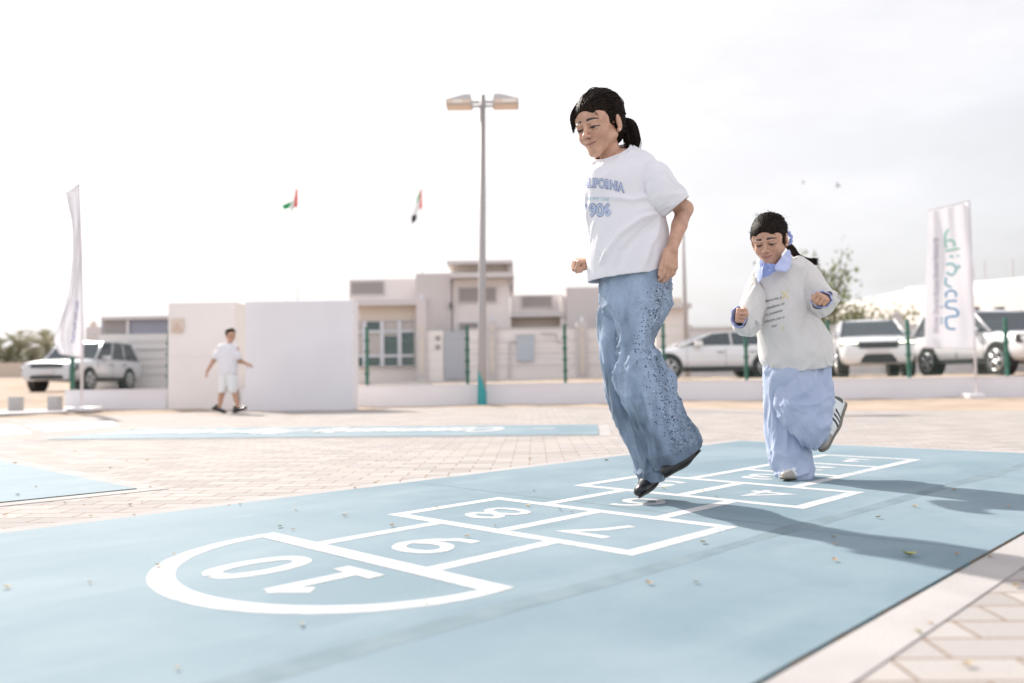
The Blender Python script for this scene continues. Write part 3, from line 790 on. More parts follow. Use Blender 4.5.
# ------------------------------------------------------------------ GIRL 2 (sweatshirt, light blue trousers)
def girl_hop(print_text):
    g = empty('person', (1.19, 3.59, 0), label='girl in cream sweatshirt and baggy light blue trousers balancing on one leg', cat='person', group='children playing')
    Y0 = 3.59
    o = at(769.3, 239.5, 3.58); M = head_axes(31, 20, 2); s = 1.0
    nk = at(777, 272, 3.62)
    parts = [make_head(o, M, nk, .034, s)]
    # her right arm (image left), her left arm (image right): both elbows bent, fists forward
    shR, elR, wrR = at(757, 286, 3.62), at(747, 323, 3.57), at(740.5, 317, 3.475)
    parts.append(arm_mesh([elR, wrR], [.024, .020], dict(d=np.array([-.42, -.9, .05]), n=np.array([.90, -.4, -.1]), t=np.array([0, 0, 1.]), curl=(80, 95, 60), fist=True), s=.95))
    shL, elL, wrL = at(800, 278, 3.64), at(824, 305, 3.60), at(823.5, 299, 3.49)
    parts.append(arm_mesh([elL, wrL], [.024, .020], dict(d=np.array([-.40, -.9, .05]), n=np.array([-.60, .1, -.75]), t=np.array([-.75, 0, .65]), curl=(80, 95, 60), fist=True), s=1.0))
    ch, pv = at(780, 300, 3.64), at(793, 368, 3.66)
    kR, aR = at(786, 424, 3.655), at(794, 468, 3.63)
    kL, aL = at(801, 418, 3.58), at(832, 410, 3.72)
    parts.append(coarse([(nk, ch, .034, .075), (ch, pv, .08, .085), (shR, ch, .035, .05), (shL, ch, .035, .05), (shR, elR, .03, .024), (shL, elL, .03, .024),
        (at(783, 375, 3.63), kR, .055, .036), (kR, aR, .036, .025), (at(803, 375, 3.64), kL, .055, .038), (kL, aL, .036, .026)]))
    V, Q, col = join_vf(parts)
    wlink('body', mesh_from(V, Q, 'girl_body', col), SKINM, g)
    W = lambda x, y, z: o + M @ (np.array([x, y, z]) * s)
    F = Field(o - .15, o + .15, .0026)
    E = lambda c, r, k=.01, mode='add': F.ell(W(*c), np.array(r) * s, M, k, mode)
    E((0, -.018, .036), (.0755, .093, .079), 0); E((0, .028, .0215), (.070, .0665, .0765), .012); E((0, -.050, -.020), (.058, .048, .055), .02)
    E((0, .112, -.030), (.062, .088, .083), .005, 'sub')
    for q in (-1, 1):
        E((q * .086, .000, -.024), (.034, .034, .034), .006, 'sub'); E((q * .080, .048, -.050), (.044, .060, .048), .006, 'sub'); E((q * .055, .080, -.002), (.035, .042, .038), .014, 'sub')
    F.plane(W(0, 0, -.062), M @ np.array([0, .35, -1.0]), .01)
    V, Q = F.verts(); cap = mesh_from(V, Q, 'hair_cap')
    tie = (0, -.104, -.002); st = []
    fly = MB(); flyaway(fly, o, M, s, 60)
    for i in range(330):
        a = rng.uniform(-1.5, 1.5); x = .063 * math.sin(a * .86); z = -.036 + .074 * math.cos(a * .86) + rng.normal(0, .003)
        y = .082 - .078 * math.sqrt(max(0, 1 - (x / .0665) ** 2 * .8)) + .052 * math.cos(a * .8)
        q = np.array([x, y, z]); ec = np.array([0, -.018, .036]); er = np.array([.076, .094, .080]); d = (q - ec) / er; st.append(ec + er * d / np.linalg.norm(d))
    m = MB()
    for P in surf_strands(V, Q, o, M, s, tie, 420): m.tube(P, [.0006, .0011] + [.0014] * 8 + [.0012, .001], 4, cap=False)
    bm = bmesh.new(); bm.from_mesh(cap); sm = m.mesh(); bm.from_mesh(sm); bm.from_mesh(fly.mesh()); bm.to_mesh(cap); bm.free()
    wlink('hair', cap, HAIR, g)
    T0 = W(*tie); m = MB()
    for i in range(200):
        r = math.sqrt(rng.uniform(0, 1)); th = rng.uniform(0, 2 * PI); u, v = r * math.cos(th), r * math.sin(th)
        K = np.array([T0 + np.array([u, v, 0]) * .009, at(790 + u * 3.5, 247 + v * 3.5, 3.70 + v * .02), at(798 + u * 3, 257 + v * 3.5, 3.74), at(808 + u * 2, 261 + v * 3, 3.76), at(817 + rng.normal(0, 1.2), 262 + v * 3 + rng.normal(0, 1), 3.78)])
        m.tube(list(catmull(K, np.linspace(0, 4, 13))), [.0016] * 9 + [.0013, .001, .0008, .0004], 4, cap=False)
    m.wbuild('ponytail', HAIR, g, True)
    m = MB(); cs = at(788.5, 238, 3.66)
    for k in range(26):
        a0, a1 = 2 * PI * k / 26, 2 * PI * (k + 1) / 26
        m.tube([cs + np.array([math.cos(a) * .012 * (1 + .25 * math.sin(a * 7)), .016 * math.sin(a * 2) * .4, math.sin(a) * .024 * (1 + .2 * math.cos(a * 5))]) for a in np.linspace(a0, a1, 4)], [.007 + .002 * math.sin(k * 2.4)] * 4, 7, cap=False)
    BLU = mat('blue_poplin', (.36, .42, .76), .7, spec=.2, col2=(.47, .53, .80), vscale=60)
    m.wbuild('scrunchie', BLU, g, True)
    # ---- sweatshirt
    SW = mat('cream_fleece', (.71, .685, .66), .95, spec=.1, sheen=.2, bump=.2, bscale=350, col2=(.66, .635, .61), vscale=400)
    rg = [ring(759, 271, 792, 259, 3.60, .050, .012), ring(754, 274, 800, 258.5, 3.61, .07, .008), ring(751, 283, 808, 268, 3.625, .085), ring(753, 300, 811, 292, 3.63, .10), ring(757, 320, 817, 315, 3.64, .112),
          ring(758.5, 342, 828, 338, 3.65, .125), ring(761, 360, 830, 353, 3.65, .128), ring(768, 371.5, 829.5, 361.5, 3.65, .116), ring(770.5, 375.5, 828.5, 366.5, 3.65, .110)]
    Ys = 3.52
    cr = sumf(ridges(151, .0130, 1.6, 3, .3), folds(51, .011, 1.3, 2.6, .2, lambda a, T, P: .3 + .9 * T), folds(52, .0050, 2.6, 4.5, -.3),
              crease([at(765, 292, Ys + .02), at(767, 316, Ys), at(771, 346, Ys)], .012, .008), crease([at(760, 310, Ys + .04), at(765, 335, Ys), at(770, 362, Ys)], .010, -.006),
              crease([at(791, 308, Ys), at(785, 322, Ys), at(777, 342, Ys)], .011, .008), crease([at(807, 290, Ys + .03), at(808, 310, Ys + .02), at(800, 335, Ys)], .012, -.010),
              crease([at(812, 300, Ys + .03), at(818, 325, Ys + .03), at(812, 352, Ys)], .014, .010),
              crease([at(780, 280, Ys + .02), at(772, 292, Ys)], .01, .005))
    V1, F1 = loft(rg, 130, 140, cr, .004)
    rr = [ring(752, 276, 768, 305, 3.61, .05), ring(748.5, 284, 763, 312, 3.60, .056), ring(743, 297, 760, 322, 3.585, .062), ringc(747, 325, 3.555, (12, 4), (0, .050, -.035)), ringc(744.5, 323, 3.525, (11, 2), (0, .012, -.055)), ringc(741.5, 320, 3.495, (9.5, 0), (0, 0, -.052)), ringc(740, 318, 3.478, (8.0, 0), (0, 0, -.043))]
    V2, F2 = loft(rr, 70, 80, sumf(folds(55, .0055, 1.4, 4.5, .3), folds(56, .0022, 2.5, 7, .2)), .004, .1, thick0=False)
    ll = [ring(788, 268, 790, 300, 3.61, .05), ring(803, 258, 797, 304, 3.61, .060), ring(815, 268, 802, 308, 3.61, .062), ring(826, 284, 808, 314, 3.60, .064), ringc(825, 306, 3.585, (-12.5, 6), (0, .050, -.035)), ringc(824.5, 304, 3.55, (-12.5, 5), (-.005, .012, -.052)), ringc(823.5, 301.5, 3.515, (-11.5, 3.5), (-.012, 0, -.046)), ringc(822.5, 300, 3.497, (-10, 3), (-.010, 0, -.037))]
    V3, F3 = loft(ll, 80, 80, sumf(folds(58, .0055, 1.4, 4.0, .3), folds(59, .002, 2.5, 7, .2)), .004, .1, thick0=False)
    V, Q, _ = join_vf([(V1, F1), (V2, F2), (V3, F3)])
    wlink('sweatshirt', mesh_from(V, Q), SW, g)
    bv = BVHTree.FromPolygons([tuple(v) for v in V.tolist()], [tuple(f) for f in Q.tolist()])
    def hit(px, py, off=.0012):
        d = Vector(ray(px, py)).normalized(); h = bv.ray_cast(Vector((0, 0, CAM_H)), d); return None if h[0] is None else np.array(h[0] - d * off)
    INK = mat('print_ink', (.10, .12, .16), .8); YEL = mat('print_yellow', (.72, .62, .40), .8)
    for i, (tx, x0, y0, x1, y1) in enumerate((('become a b', 765, 302.5, 785, 297.5), ('believe in', 767, 309.5, 784.5, 304.5), ('a positive', 766, 316, 782.5, 311.5), ('change you e', 764.5, 323, 784.5, 318), ('soul', 771.5, 327.5, 777.5, 326))):
        print_text(tx, 'script_print', x0, y0, x1, y1, 2.9, INK, 0, .45, g, hit, .004)
    print_text('X', 'yellow_print', 780.5, 300, 789.5, 298, 8, YEL, 0, 0, g, hit, .03)
    print_text('o', 'yellow_print', 781.5, 329.5, 784.8, 329, 4, YEL, 0, 0, g, hit, .02)
    # cuffs: ruffled blue shirt cuffs round each fist
    for (cx, cy, Yc, rx, rz) in ((738.5, 317, 3.463, 7.2, 10.2), (821.5, 299.3, 3.482, 10.2, 8.0)):
        m = MB(); P = []
        for a in np.linspace(0, 2 * PI, 70):
            k = 1 + .04 * math.sin(a * 7) + .02 * math.sin(a * 12 + 1)
            P.append(at(cx + rx * math.cos(a) * k, cy + rz * math.sin(a) * k, Yc + .006 * math.sin(a * 8)))
        m.tube(P, .0036, 7, cap=False)
        P2 = [at(cx + 1.5 + rx * .78 * math.cos(a), cy + rz * .84 * math.sin(a), Yc + .018) for a in np.linspace(0, 2 * PI, 70)]
        n0 = len(m.v); m.v += [tuple(p) for p in P] + [tuple(p) for p in P2]
        for i in range(69): m.f.append((n0 + i, n0 + i + 1, n0 + 70 + i + 1, n0 + 70 + i)); m.mi.append(0)
        m.wbuild('shirt_cuff', BLU, g, True)
    # shirt collar: two pointed leaves lying on the sweatshirt, plus the placket in the neck opening
    def leaf(pts, Ys_, name='shirt_collar'):
        # pts: outline in picture order with distance; build a thick cushion-like leaf
        P = np.array([at(x, y, Y) for (x, y), Y in zip(pts, Ys_)]); c = P.mean(0) + np.array([0, -.003, .001])
        nrm_ = np.array([0, -1, .25]); nrm_ = nrm(nrm_)
        k = 48; t = np.linspace(0, len(P), k, endpoint=False); KK = np.concatenate([P[-1:], P, P[:2]]); O = catmull(KK, t + 1)
        V = [c + nrm_ * .004]; m_ = MB(); rings_ = 5; VV = []
        for r in range(1, rings_ + 1):
            f = r / rings_
            for q in O: VV.append(c * (1 - f) + q * f + nrm_ * .002 * (1 - f ** 3))
        V += VV; back = [v - nrm_ * .004 for v in VV[-k:]]; V += back
        Fq = [(0, 1 + i, 1 + (i + 1) % k) for i in range(k)]
        for r in range(rings_): Fq += [(1 + r * k + i, 1 + (r + 1) * k + i, 1 + (r + 1) * k + (i + 1) % k, 1 + r * k + (i + 1) % k) for i in range(k)]
        m_.add(V, Fq); m_.wbuild(name, mat('collar_blue', (.47, .53, .78), .7, spec=.2, col2=(.54, .59, .82), vscale=40), g, True)
    leaf([(759, 259), (764, 262), (763, 270), (762, 279), (758.8, 282), (755.5, 272), (756.5, 261)], [3.52, 3.50, 3.488, 3.488, 3.50, 3.53, 3.545])
    leaf([(775, 266), (782, 257), (789, 249.5), (791.5, 257), (791, 266), (786.5, 271.5), (780, 271), (775.5, 270)], [3.49, 3.51, 3.56, 3.555, 3.53, 3.495, 3.488, 3.487])
    m = MB(); Pq = [at(x, y, Y) for x, y, Y in ((762, 263, 3.50), (775, 264, 3.495), (777.5, 270, 3.492), (769, 275.5, 3.492), (762.5, 278, 3.494))]
    m.add(Pq + [p + np.array([0, .01, 0]) for p in Pq], [(0, 1, 2, 3, 4), (9, 8, 7, 6, 5)] + [(i, (i + 1) % 5, (i + 1) % 5 + 5, i + 5) for i in range(5)])
    m.wbuild('shirt_placket', mat('blue_check', (.16, .22, .50), .7, col2=(.30, .37, .66), vscale=180), g)
    m = MB(); q = at(769.5, 270, 3.488); m.tube([q, q + np.array([0, -.002, 0])], .0022, 8); m.wbuild('button', mat('pearl'), g)
    # neck rib
    Kc = ring(759, 271, 792, 259, 3.60, .050, .012); mb = MB(); mb.tube([Kc[:3] + Kc[3:6] * math.cos(a) + Kc[6:9] * math.sin(a) for a in np.linspace(0, 2 * PI, 60)], .006, 8, cap=False); mb.wbuild('neckband', SW, g, True)
    # ---- trousers
    TR = mat('pale_blue_cotton', (.40, .46, .61), .85, spec=.15, sheen=.15, bump=.12, bscale=400, col2=(.44, .50, .64), vscale=9)
    Yt = 3.52
    stand = [ring(768, 358, 815, 352, 3.65, .095), ring(766, 377, 806, 374, 3.645, .100), ring(766.5, 398, 806, 398, 3.66, .080), ring(767.5, 422, 804, 420, 3.655, .070), ring(769.5, 446, 806, 442, 3.64, .070),
             ring(772, 462, 810, 459, 3.63, .074), ring(776, 470, 812.5, 467, 3.62, .078), ring(777.5, 479.0, 811.5, 479.5, 3.61, .080)]
    V1, F1 = loft(stand, 140, 110, sumf(ridges(161, .0130, 1.5, 4, .25), ridges(163, .0100, 2.4, 8, .1, lambda a, T, P: T), folds(61, .0115, 1.4, 4, .2), folds(62, .0070, 2.4, 5, .1, lambda a, T, P: .3 + T), crease([at(770, 462, Yt), at(790, 464, Yt), at(810, 458, Yt)], .008, -.012), crease([at(772, 380, Yt), at(776, 410, Yt), at(780, 445, Yt)], .012, .007),
        crease([at(776, 468, Yt), at(792, 471, Yt), at(808, 466, Yt)], .007, .009), crease([at(800, 440, Yt), at(797, 460, Yt), at(800, 478, Yt)], .008, -.008)), .004, .05)
    # raised leg: thigh comes forward, shin folds back to the raised foot
    thigh = [ring(776, 356, 826, 350, 3.655, .100), ring(777, 368, 828, 366, 3.655, .105), ring(776.5, 384, 829, 382, 3.62, .108), ring(776, 400, 830, 396, 3.60, .108), ring(779, 412, 829, 410, 3.585, .108), ring(785, 424, 826, 424, 3.57, .108), ring(794, 434, 820, 437, 3.565, .085), ring(801, 443, 815, 446, 3.565, .045), ring(806, 446.5, 812, 448, 3.565, .018)]
    V2, F2 = loft(thigh, 120, 120, sumf(ridges(165, .0150, 1.5, 4, .5), ridges(167, .0120, 2.6, 5, -.4), folds(65, .0115, 1.5, 3, .4), folds(66, .0050, 3, 5, .3), crease([at(783, 410, Yt - .04), at(792, 424, Yt - .04), at(806, 444, Yt - .02)], .009, .006), 
        crease([at(786, 372, Yt), at(781, 388, Yt - .04), at(776, 400, Yt)], .010, -.010), crease([at(818, 372, Yt), at(812, 395, Yt), at(800, 420, Yt)], .013, .008), crease([at(826, 385, Yt), at(822, 410, Yt), at(812, 436, Yt)], .012, -.007), crease([at(800, 400, Yt - .04), at(815, 402, Yt - .03), at(828, 396, Yt)], .010, .006)), .004)
    shin = [ring(790, 400, 800, 440, 3.60, .06), ring(808, 398, 812, 446, 3.62, .075), ring(822, 396, 822, 436, 3.65, .075), ring(831, 397, 832, 424, 3.69, .065), ring(833.5, 401, 834.5, 421, 3.70, .058)]
    V3, F3 = loft(shin, 60, 80, sumf(folds(71, .004, 1.5, 3, .3), folds(72, .002, 3, 4, .3)), .004, .1, thick0=False)
    V, Q, _ = join_vf([(V1, F1), (V2, F2), (V3, F3)])
    wlink('trousers', mesh_from(V, Q), TR, g)
    # ---- trainers
    WH = mat('white_leather', (.74, .75, .73), .4, attr='Col'); SOL = mat('gum_sole', (.20, .18, .14), .6); STR = mat('black_stripe', (.015, .015, .018), .5)
    def trainer(heel, toe, up, r=1.0, stripes=True, side=1):
        heel, toe = np.array(heel), np.array(toe); d = nrm(toe - heel); up = nrm(up - d * (up @ d)); sd = np.cross(d, up) * side; L = np.linalg.norm(toe - heel)
        lo = np.minimum(heel, toe) - .11; hi = np.maximum(heel, toe) + .11
        Pn = lambda a, b, c: heel + d * a * L + sd * b + up * c
        F = Field(lo, hi, .0024)
        F.cone(Pn(.0, 0, .026), Pn(.55, 0, .024), .030 * r, .034 * r, .02, flat=(sd, 1.05)); F.cone(Pn(.5, 0, .022), Pn(1, 0, .016), .034 * r, .024 * r, .02, flat=(up, 1.15))
        F.cone(Pn(.02, 0, .04), Pn(.10, 0, .070), .030 * r, .027 * r, .015); F.cone(Pn(.25, 0, .05), Pn(.62, 0, .034), .026 * r, .024 * r, .02)
        F.plane(Pn(0, 0, .008), -up, .002)
        F.cone(Pn(.10, 0, .066), Pn(.12, 0, .11), .021 * r, .023 * r, .003, 'sub')
        V, Q = F.verts(); V = smooth_mesh(V, Q, 2); X = np.stack([(V - heel) @ d / L, (V - heel) @ sd, (V - heel) @ up], 1)
        col = np.tile([.74, .75, .73], (len(V), 1)); col[(X[:, 0] > .80) & (X[:, 2] < .055)] = (.36, .33, .29)
        col[(X[:, 0] < .02) & (X[:, 2] > .03)] = (.06, .07, .06)
        for q in (.30, .42, .54):
            m_ = (np.abs(X[:, 0] - q + (X[:, 2] - .03) * 2.4) < .030) & (X[:, 2] > .014) & (X[:, 2] < .052) & (np.abs(X[:, 1]) > .014)
            col[m_] = (.015, .016, .02)
        t = wlink('trainer', mesh_from(V, Q, 'trainer', col), WH, g)
        F = Field(lo, hi, .0024)
        F.cone(Pn(.0, 0, .006), Pn(.55, 0, .006), .034 * r, .038 * r, .02, flat=(up, 3.2)); F.cone(Pn(.5, 0, .006), Pn(1.02, 0, .008), .038 * r, .028 * r, .02, flat=(up, 3.0))
        V, Q = F.verts(); wlink('sole', mesh_from(V, Q), SOL, t)
        m = MB()
        for k in range(5):
            a = .36 + k * .09; m.tube([Pn(a, -.016, .058 - k * .004), Pn(a + .02, 0, .0665 - k * .006), Pn(a, .016, .058 - k * .004)], .0028, 6)
        m.wbuild('laces', mat('lace_white', (.8, .8, .78), .8), t, True)
        return t, Pn
    trainer(at(803, 479, 3.66), at(785.5, 479.5, 3.50), np.array([0, 0, 1.0]), .9)
    th, toe = at(840.5, 409, 3.66), at(826, 446.5, 3.56)
    t, Pn = trainer(th, toe, np.array([-.80, -.50, -.15]), 1.15)
    m = MB(); a = at(829, 410, 3.69); b = at(836, 411, 3.70); m.tube([a, (a + b) / 2, b], [.030, .029, .027], 20); m.wbuild('sock', mat('blue_poplin'), g, True)
    return g
# ------------------------------------------------------------------ BOY walking by the wall
def boy():
    Yb = 13.15
    B = lambda x, y, d=0: at(x, y, Yb + d)
    f0 = B(229, 411.5)
    g = empty('person', (float(f0[0]), Yb, 0), label='boy with short dark hair in white t-shirt and shorts walking past the white wall', cat='person')
    M = head_axes(-38, 8); o = B(230.6, 335.6); s = .98
    parts = [make_head(o, M, B(229, 346.5), .036, s, .0042)]
    def limb(pts, rads, h=.007):
        a = np.array(pts); F = Field(a.min(0) - .1, a.max(0) + .1, h)
        for i in range(len(pts) - 1): F.cone(pts[i], pts[i + 1], rads[i], rads[i + 1], .02)
        return F
    def fin(F):
        V, Q = F.verts(); V = smooth_mesh(V, Q, 2); return V, Q, np.tile(SKIN * .9, (len(V), 1))
    w1, w2 = B(207, 371.5, -.05), B(246.5, 363.5, .1)
    for pts, rd, d, n in (([B(219, 350, .02), B(214, 360, 0), w1], [.044, .036, .024], np.array([-.25, 0, -1]), np.array([1, .3, 0])), ([B(236, 349, 0), B(239, 361, .05), w2], [.044, .036, .024], np.array([.9, 0, -.35]), np.array([0, .5, -1]))):
        F = limb(pts, rd, .005); hand_into(F, pts[-1], d, n, np.array([0, -1, .1]), .95, curl=(15, 20, 15), thumb=(5, 10, 10)); parts.append(fin(F))
    for pts in ([B(226, 374, .0), B(222, 392), B(219, 407)], [B(232, 374, .0), B(234.5, 391), B(238, 407)]):
        parts.append(fin(limb(pts, [.075, .050, .032])))
    parts.append(fin(limb([B(229, 347), B(228, 353), B(228.5, 374)], [.05, .10, .10], .01)))
    V, Q, col = join_vf(parts); wlink('body', mesh_from(V, Q, 'boy_body', col), SKINM, g)
    F = Field(o - .15, o + .15, .005); W = lambda x, y, z: o + M @ (np.array([x, y, z]) * s)
    F.ell(W(0, -.018, .042), (.079, .096, .085), M, 0); F.ell(W(0, .10, -.03), (.068, .085, .082), M, .006, 'sub'); F.plane(W(0, 0, -.03), M @ np.array([0, .2, -1.0]), .01)
    for q in (-1, 1): F.ell(W(q * .08, .01, -.03), (.03, .035, .04), M, .006, 'sub')
    V, Q = F.verts(); V = V + noise(V[:, 0] * 60, V[:, 1] * 60, V[:, 2] * 60, 4)[:, None] * .004; wlink('hair', mesh_from(V, Q), HAIR, g)
    TS = mat('white_jersey')
    rg = [ring(226, 343.8, 232.5, 343.5, Yb, .06), ring(219, 345.5, 236, 345.5, Yb, .10), ring(217, 350, 238, 350, Yb, .12), ring(218, 360, 237.5, 360, Yb, .13), ring(219, 374.5, 237, 374, Yb, .14)]
    V1, F1 = loft(rg, 50, 60, folds(81, .010, 1.5, 4, .2), .008)
    a = [ring(219, 346, 223, 358, Yb, .08), ring(214, 353, 222, 359.5, Yb, .08), ring(212.5, 357, 218.5, 360.5, Yb, .075)]
    V2, F2 = loft(a, 24, 36, folds(82, .006, 1.5, 3), .008, .12, thick0=False)
    a = [ring(232, 358, 236, 346, Yb, .08), ring(234, 360, 240.5, 354, Yb, .08), ring(236, 361.5, 242.5, 359, Yb + .03, .075)]
    V3, F3 = loft(a, 24, 36, folds(83, .006, 1.5, 3), .008, .12, thick0=False)
    V, Q, _ = join_vf([(V1, F1), (V2, F2), (V3, F3)]); wlink('t_shirt', mesh_from(V, Q), TS, g)
    a = [ring(219.5, 370, 236, 370, Yb, .12), ring(219.5, 378, 231, 378, Yb, .12), ring(219.5, 393.5, 226.5, 392.5, Yb, .11)]
    b = [ring(221, 370, 236.5, 370, Yb, .12), ring(226, 378, 237, 378, Yb, .12), ring(229, 392.5, 237, 393, Yb, .11)]
    Vs = [loft(r, 30, 48, folds(84 + i, .008, 1.5, 3), .008) for i, r in enumerate((a, b))]
    V, Q, _ = join_vf(Vs); wlink('shorts', mesh_from(V, Q), mat('white_shorts', (.78, .78, .78), .8), g)
    for (hx, hy, tx, ty, d) in ((214.5, 408.8, 224.5, 412, 0.0), (235, 412.0, 245, 408.2, 0)):
        h_, t_ = B(hx, hy, d), B(tx, ty, d); F = Field(np.minimum(h_, t_) - .1, np.maximum(h_, t_) + .1, .006)
        dd = nrm(t_ - h_); up = np.array([-dd[2], 0, dd[0]]); up = up if up[2] > 0 else -up
        F.cone(h_ + up * .01, t_ + up * .0, .042, .032, .02); F.cone(h_ + dd * .03 + up * .03, h_ + dd * .03 + up * .07, .036, .034, .02); F.plane(h_ - up * .022, -up, .004)
        V, Q = F.verts(); wlink('shoe', mesh_from(V, Q), mat('black_leather'), g)
    return g
# ================================================================== GROUND
def cut_mat():
    pass
AX = np.array([.697, .717]); BX = np.array([.717, -.697])     # along and across the hopscotch court
COURT_RZ = math.atan2(AX[1], AX[0])
def uv(u, v): return np.array([u * AX[0] + v * BX[0], u * AX[1] + v * BX[1]])
def gheight(x, y):
    x = np.asarray(x, float); y = np.asarray(y, float)
    sm = lambda a, b, t: np.clip((t - a) / (b - a), 0, 1) ** 2 * (3 - 2 * np.clip((t - a) / (b - a), 0, 1))
    beh = sm(16.02, 16.30, y) * sm(-8.9, -8.5, x) * .30
    beh2 = sm(16.4, 20, y)
    low = .30 * sm(16.5, 26, y)
    right = .42 * beh2 * sm(-3.0, 3.5, x) + .33 * beh2 * (1 - sm(-3, 3.5, x)) * sm(-8.9, -8.5, x)
    h = np.maximum(beh, np.maximum(low * (1 - sm(-9, -8.5, x)), right))
    h = h + sm(27, 62, y) * .95 * (1 - sm(-16, -8, x))
    h = h + sm(24, 36, y) * .12 * sm(-10, -4, x)
    n = noise(x * .9, y * .9, 0, 2) * .03 + noise(x * 3.1, y * 3.1, 0, 3) * .012
    front = sm(9.5, 12, y) * (1 - sm(15.98, 16.02, y))
    h = h + n * np.where(y > 16.1, 1.0, 0) + front * np.maximum(noise(x * 1.3, y * 1.9, 0, 5) * .03 - .006, -.02)
    h = h + front * .035 * sm(15.0, 15.95, y) * (.6 + .4 * noise(x * .7, 0, 0, 8)) * np.where(x > -1.5, 1.3, .5)
    return h - .006
def build_ground():
    xs = np.concatenate([-np.geomspace(14, 600, 24)[::-1], np.arange(-13.6, 22, .2), np.geomspace(22.5, 600, 24)])
    ys = np.concatenate([[-60, -30, -12, -6, -2], np.arange(0, 15.8, .25), np.arange(15.85, 16.6, .05), np.arange(16.7, 30, .3), np.geomspace(31, 900, 40)])
    X, Y = np.meshgrid(xs, ys); Z = gheight(X, Y)
    V = np.stack([X, Y, Z], -1).reshape(-1, 3); n = len(xs); i = np.arange(len(ys) - 1)[:, None]; j = np.arange(n - 1)[None]
    F = np.stack([i * n + j, i * n + j + 1, (i + 1) * n + j + 1, (i + 1) * n + j], -1).reshape(-1, 4)
    SA = mat('sand', (.36, .285, .225), .95, spec=.05, col2=(.43, .35, .285), vscale=.8, bump=.5, bscale=14, coord='Object', detail=8)
    link('ground', mesh_from(V, F), SA, kind='structure')
def paver_mat():
    m = bpy.data.materials.new('pavers'); m.use_nodes = True; nt = m.node_tree; b = nt.nodes['Principled BSDF']; N = nt.nodes.new; L = nt.links.new
    tc = N('ShaderNodeTexCoord'); mp = N('ShaderNodeMapping'); mp.inputs['Rotation'].default_value = (0, 0, R(1.5)); mp.inputs['Location'].default_value = (.03, .04, 0); L(tc.outputs['Object'], mp.inputs[0])
    nz = N('ShaderNodeTexNoise'); nz.inputs['Scale'].default_value = 9; L(mp.outputs[0], nz.inputs['Vector'])
    ad = N('ShaderNodeVectorMath'); ad.operation = 'MULTIPLY_ADD'; L(nz.outputs['Color'], ad.inputs[0]); ad.inputs[1].default_value = (.006, .006, 0); L(mp.outputs[0], ad.inputs[2])
    br = N('ShaderNodeTexBrick'); L(ad.outputs[0], br.inputs['Vector'])
    br.inputs['Scale'].default_value = 1; br.inputs['Brick Width'].default_value = .195; br.inputs['Row Height'].default_value = .098; br.inputs['Mortar Size'].default_value = .0035; br.inputs['Mortar Smooth'].default_value = .3
    br.inputs['Bias'].default_value = 0.0
    br.inputs['Color1'].default_value = (.405, .375, .36, 1); br.inputs['Color2'].default_value = (.315, .292, .283, 1); br.inputs['Mortar'].default_value = (.23, .165, .12, 1)
    n2 = N('ShaderNodeTexNoise'); n2.inputs['Scale'].default_value = 1.3; n2.inputs['Detail'].default_value = 9; L(mp.outputs[0], n2.inputs['Vector'])
    mx = N('ShaderNodeMix'); mx.data_type = 'RGBA'; mx.blend_type = 'MIX'
    rp = N('ShaderNodeMapRange'); rp.inputs['From Min'].default_value = .52; rp.inputs['From Max'].default_value = .75; rp.inputs['To Max'].default_value = .5; L(n2.outputs['Fac'], rp.inputs['Value'])
    L(rp.outputs[0], mx.inputs['Factor']); L(br.outputs['Color'], mx.inputs['A']); mx.inputs['B'].default_value = (.40, .355, .315, 1)
    n3 = N('ShaderNodeTexNoise'); n3.inputs['Scale'].default_value = 260; n3.inputs['Detail'].default_value = 3; L(tc.outputs['Object'], n3.inputs['Vector'])
    m2 = N('ShaderNodeMix'); m2.data_type = 'RGBA'; m2.blend_type = 'MULTIPLY'; m2.inputs['Factor'].default_value = 1
    r3 = N('ShaderNodeMapRange'); r3.inputs['To Min'].default_value = .80; r3.inputs['To Max'].default_value = 1.18; L(n3.outputs['Fac'], r3.inputs['Value'])
    L(mx.outputs['Result'], m2.inputs['A']); L(r3.outputs[0], m2.inputs['B']); L(m2.outputs['Result'], b.inputs['Base Color'])
    bp = N('ShaderNodeBump'); bp.inputs['Strength'].default_value = .6; bp.inputs['Distance'].default_value = .004
    sb = N('ShaderNodeMath'); sb.operation = 'MULTIPLY_ADD'; L(br.outputs['Fac'], sb.inputs[0]); sb.inputs[1].default_value = -1.0; 
    ms = N('ShaderNodeMath'); ms.operation = 'MULTIPLY'; ms.inputs[1].default_value = .25; L(n3.outputs['Fac'], ms.inputs[0]); L(ms.outputs[0], sb.inputs[2])
    L(sb.outputs[0], bp.inputs['Height']); L(bp.outputs[0], b.inputs['Normal'])
    b.inputs['Roughness'].default_value = .85; b.inputs['Specular IOR Level'].default_value = .1
    return m
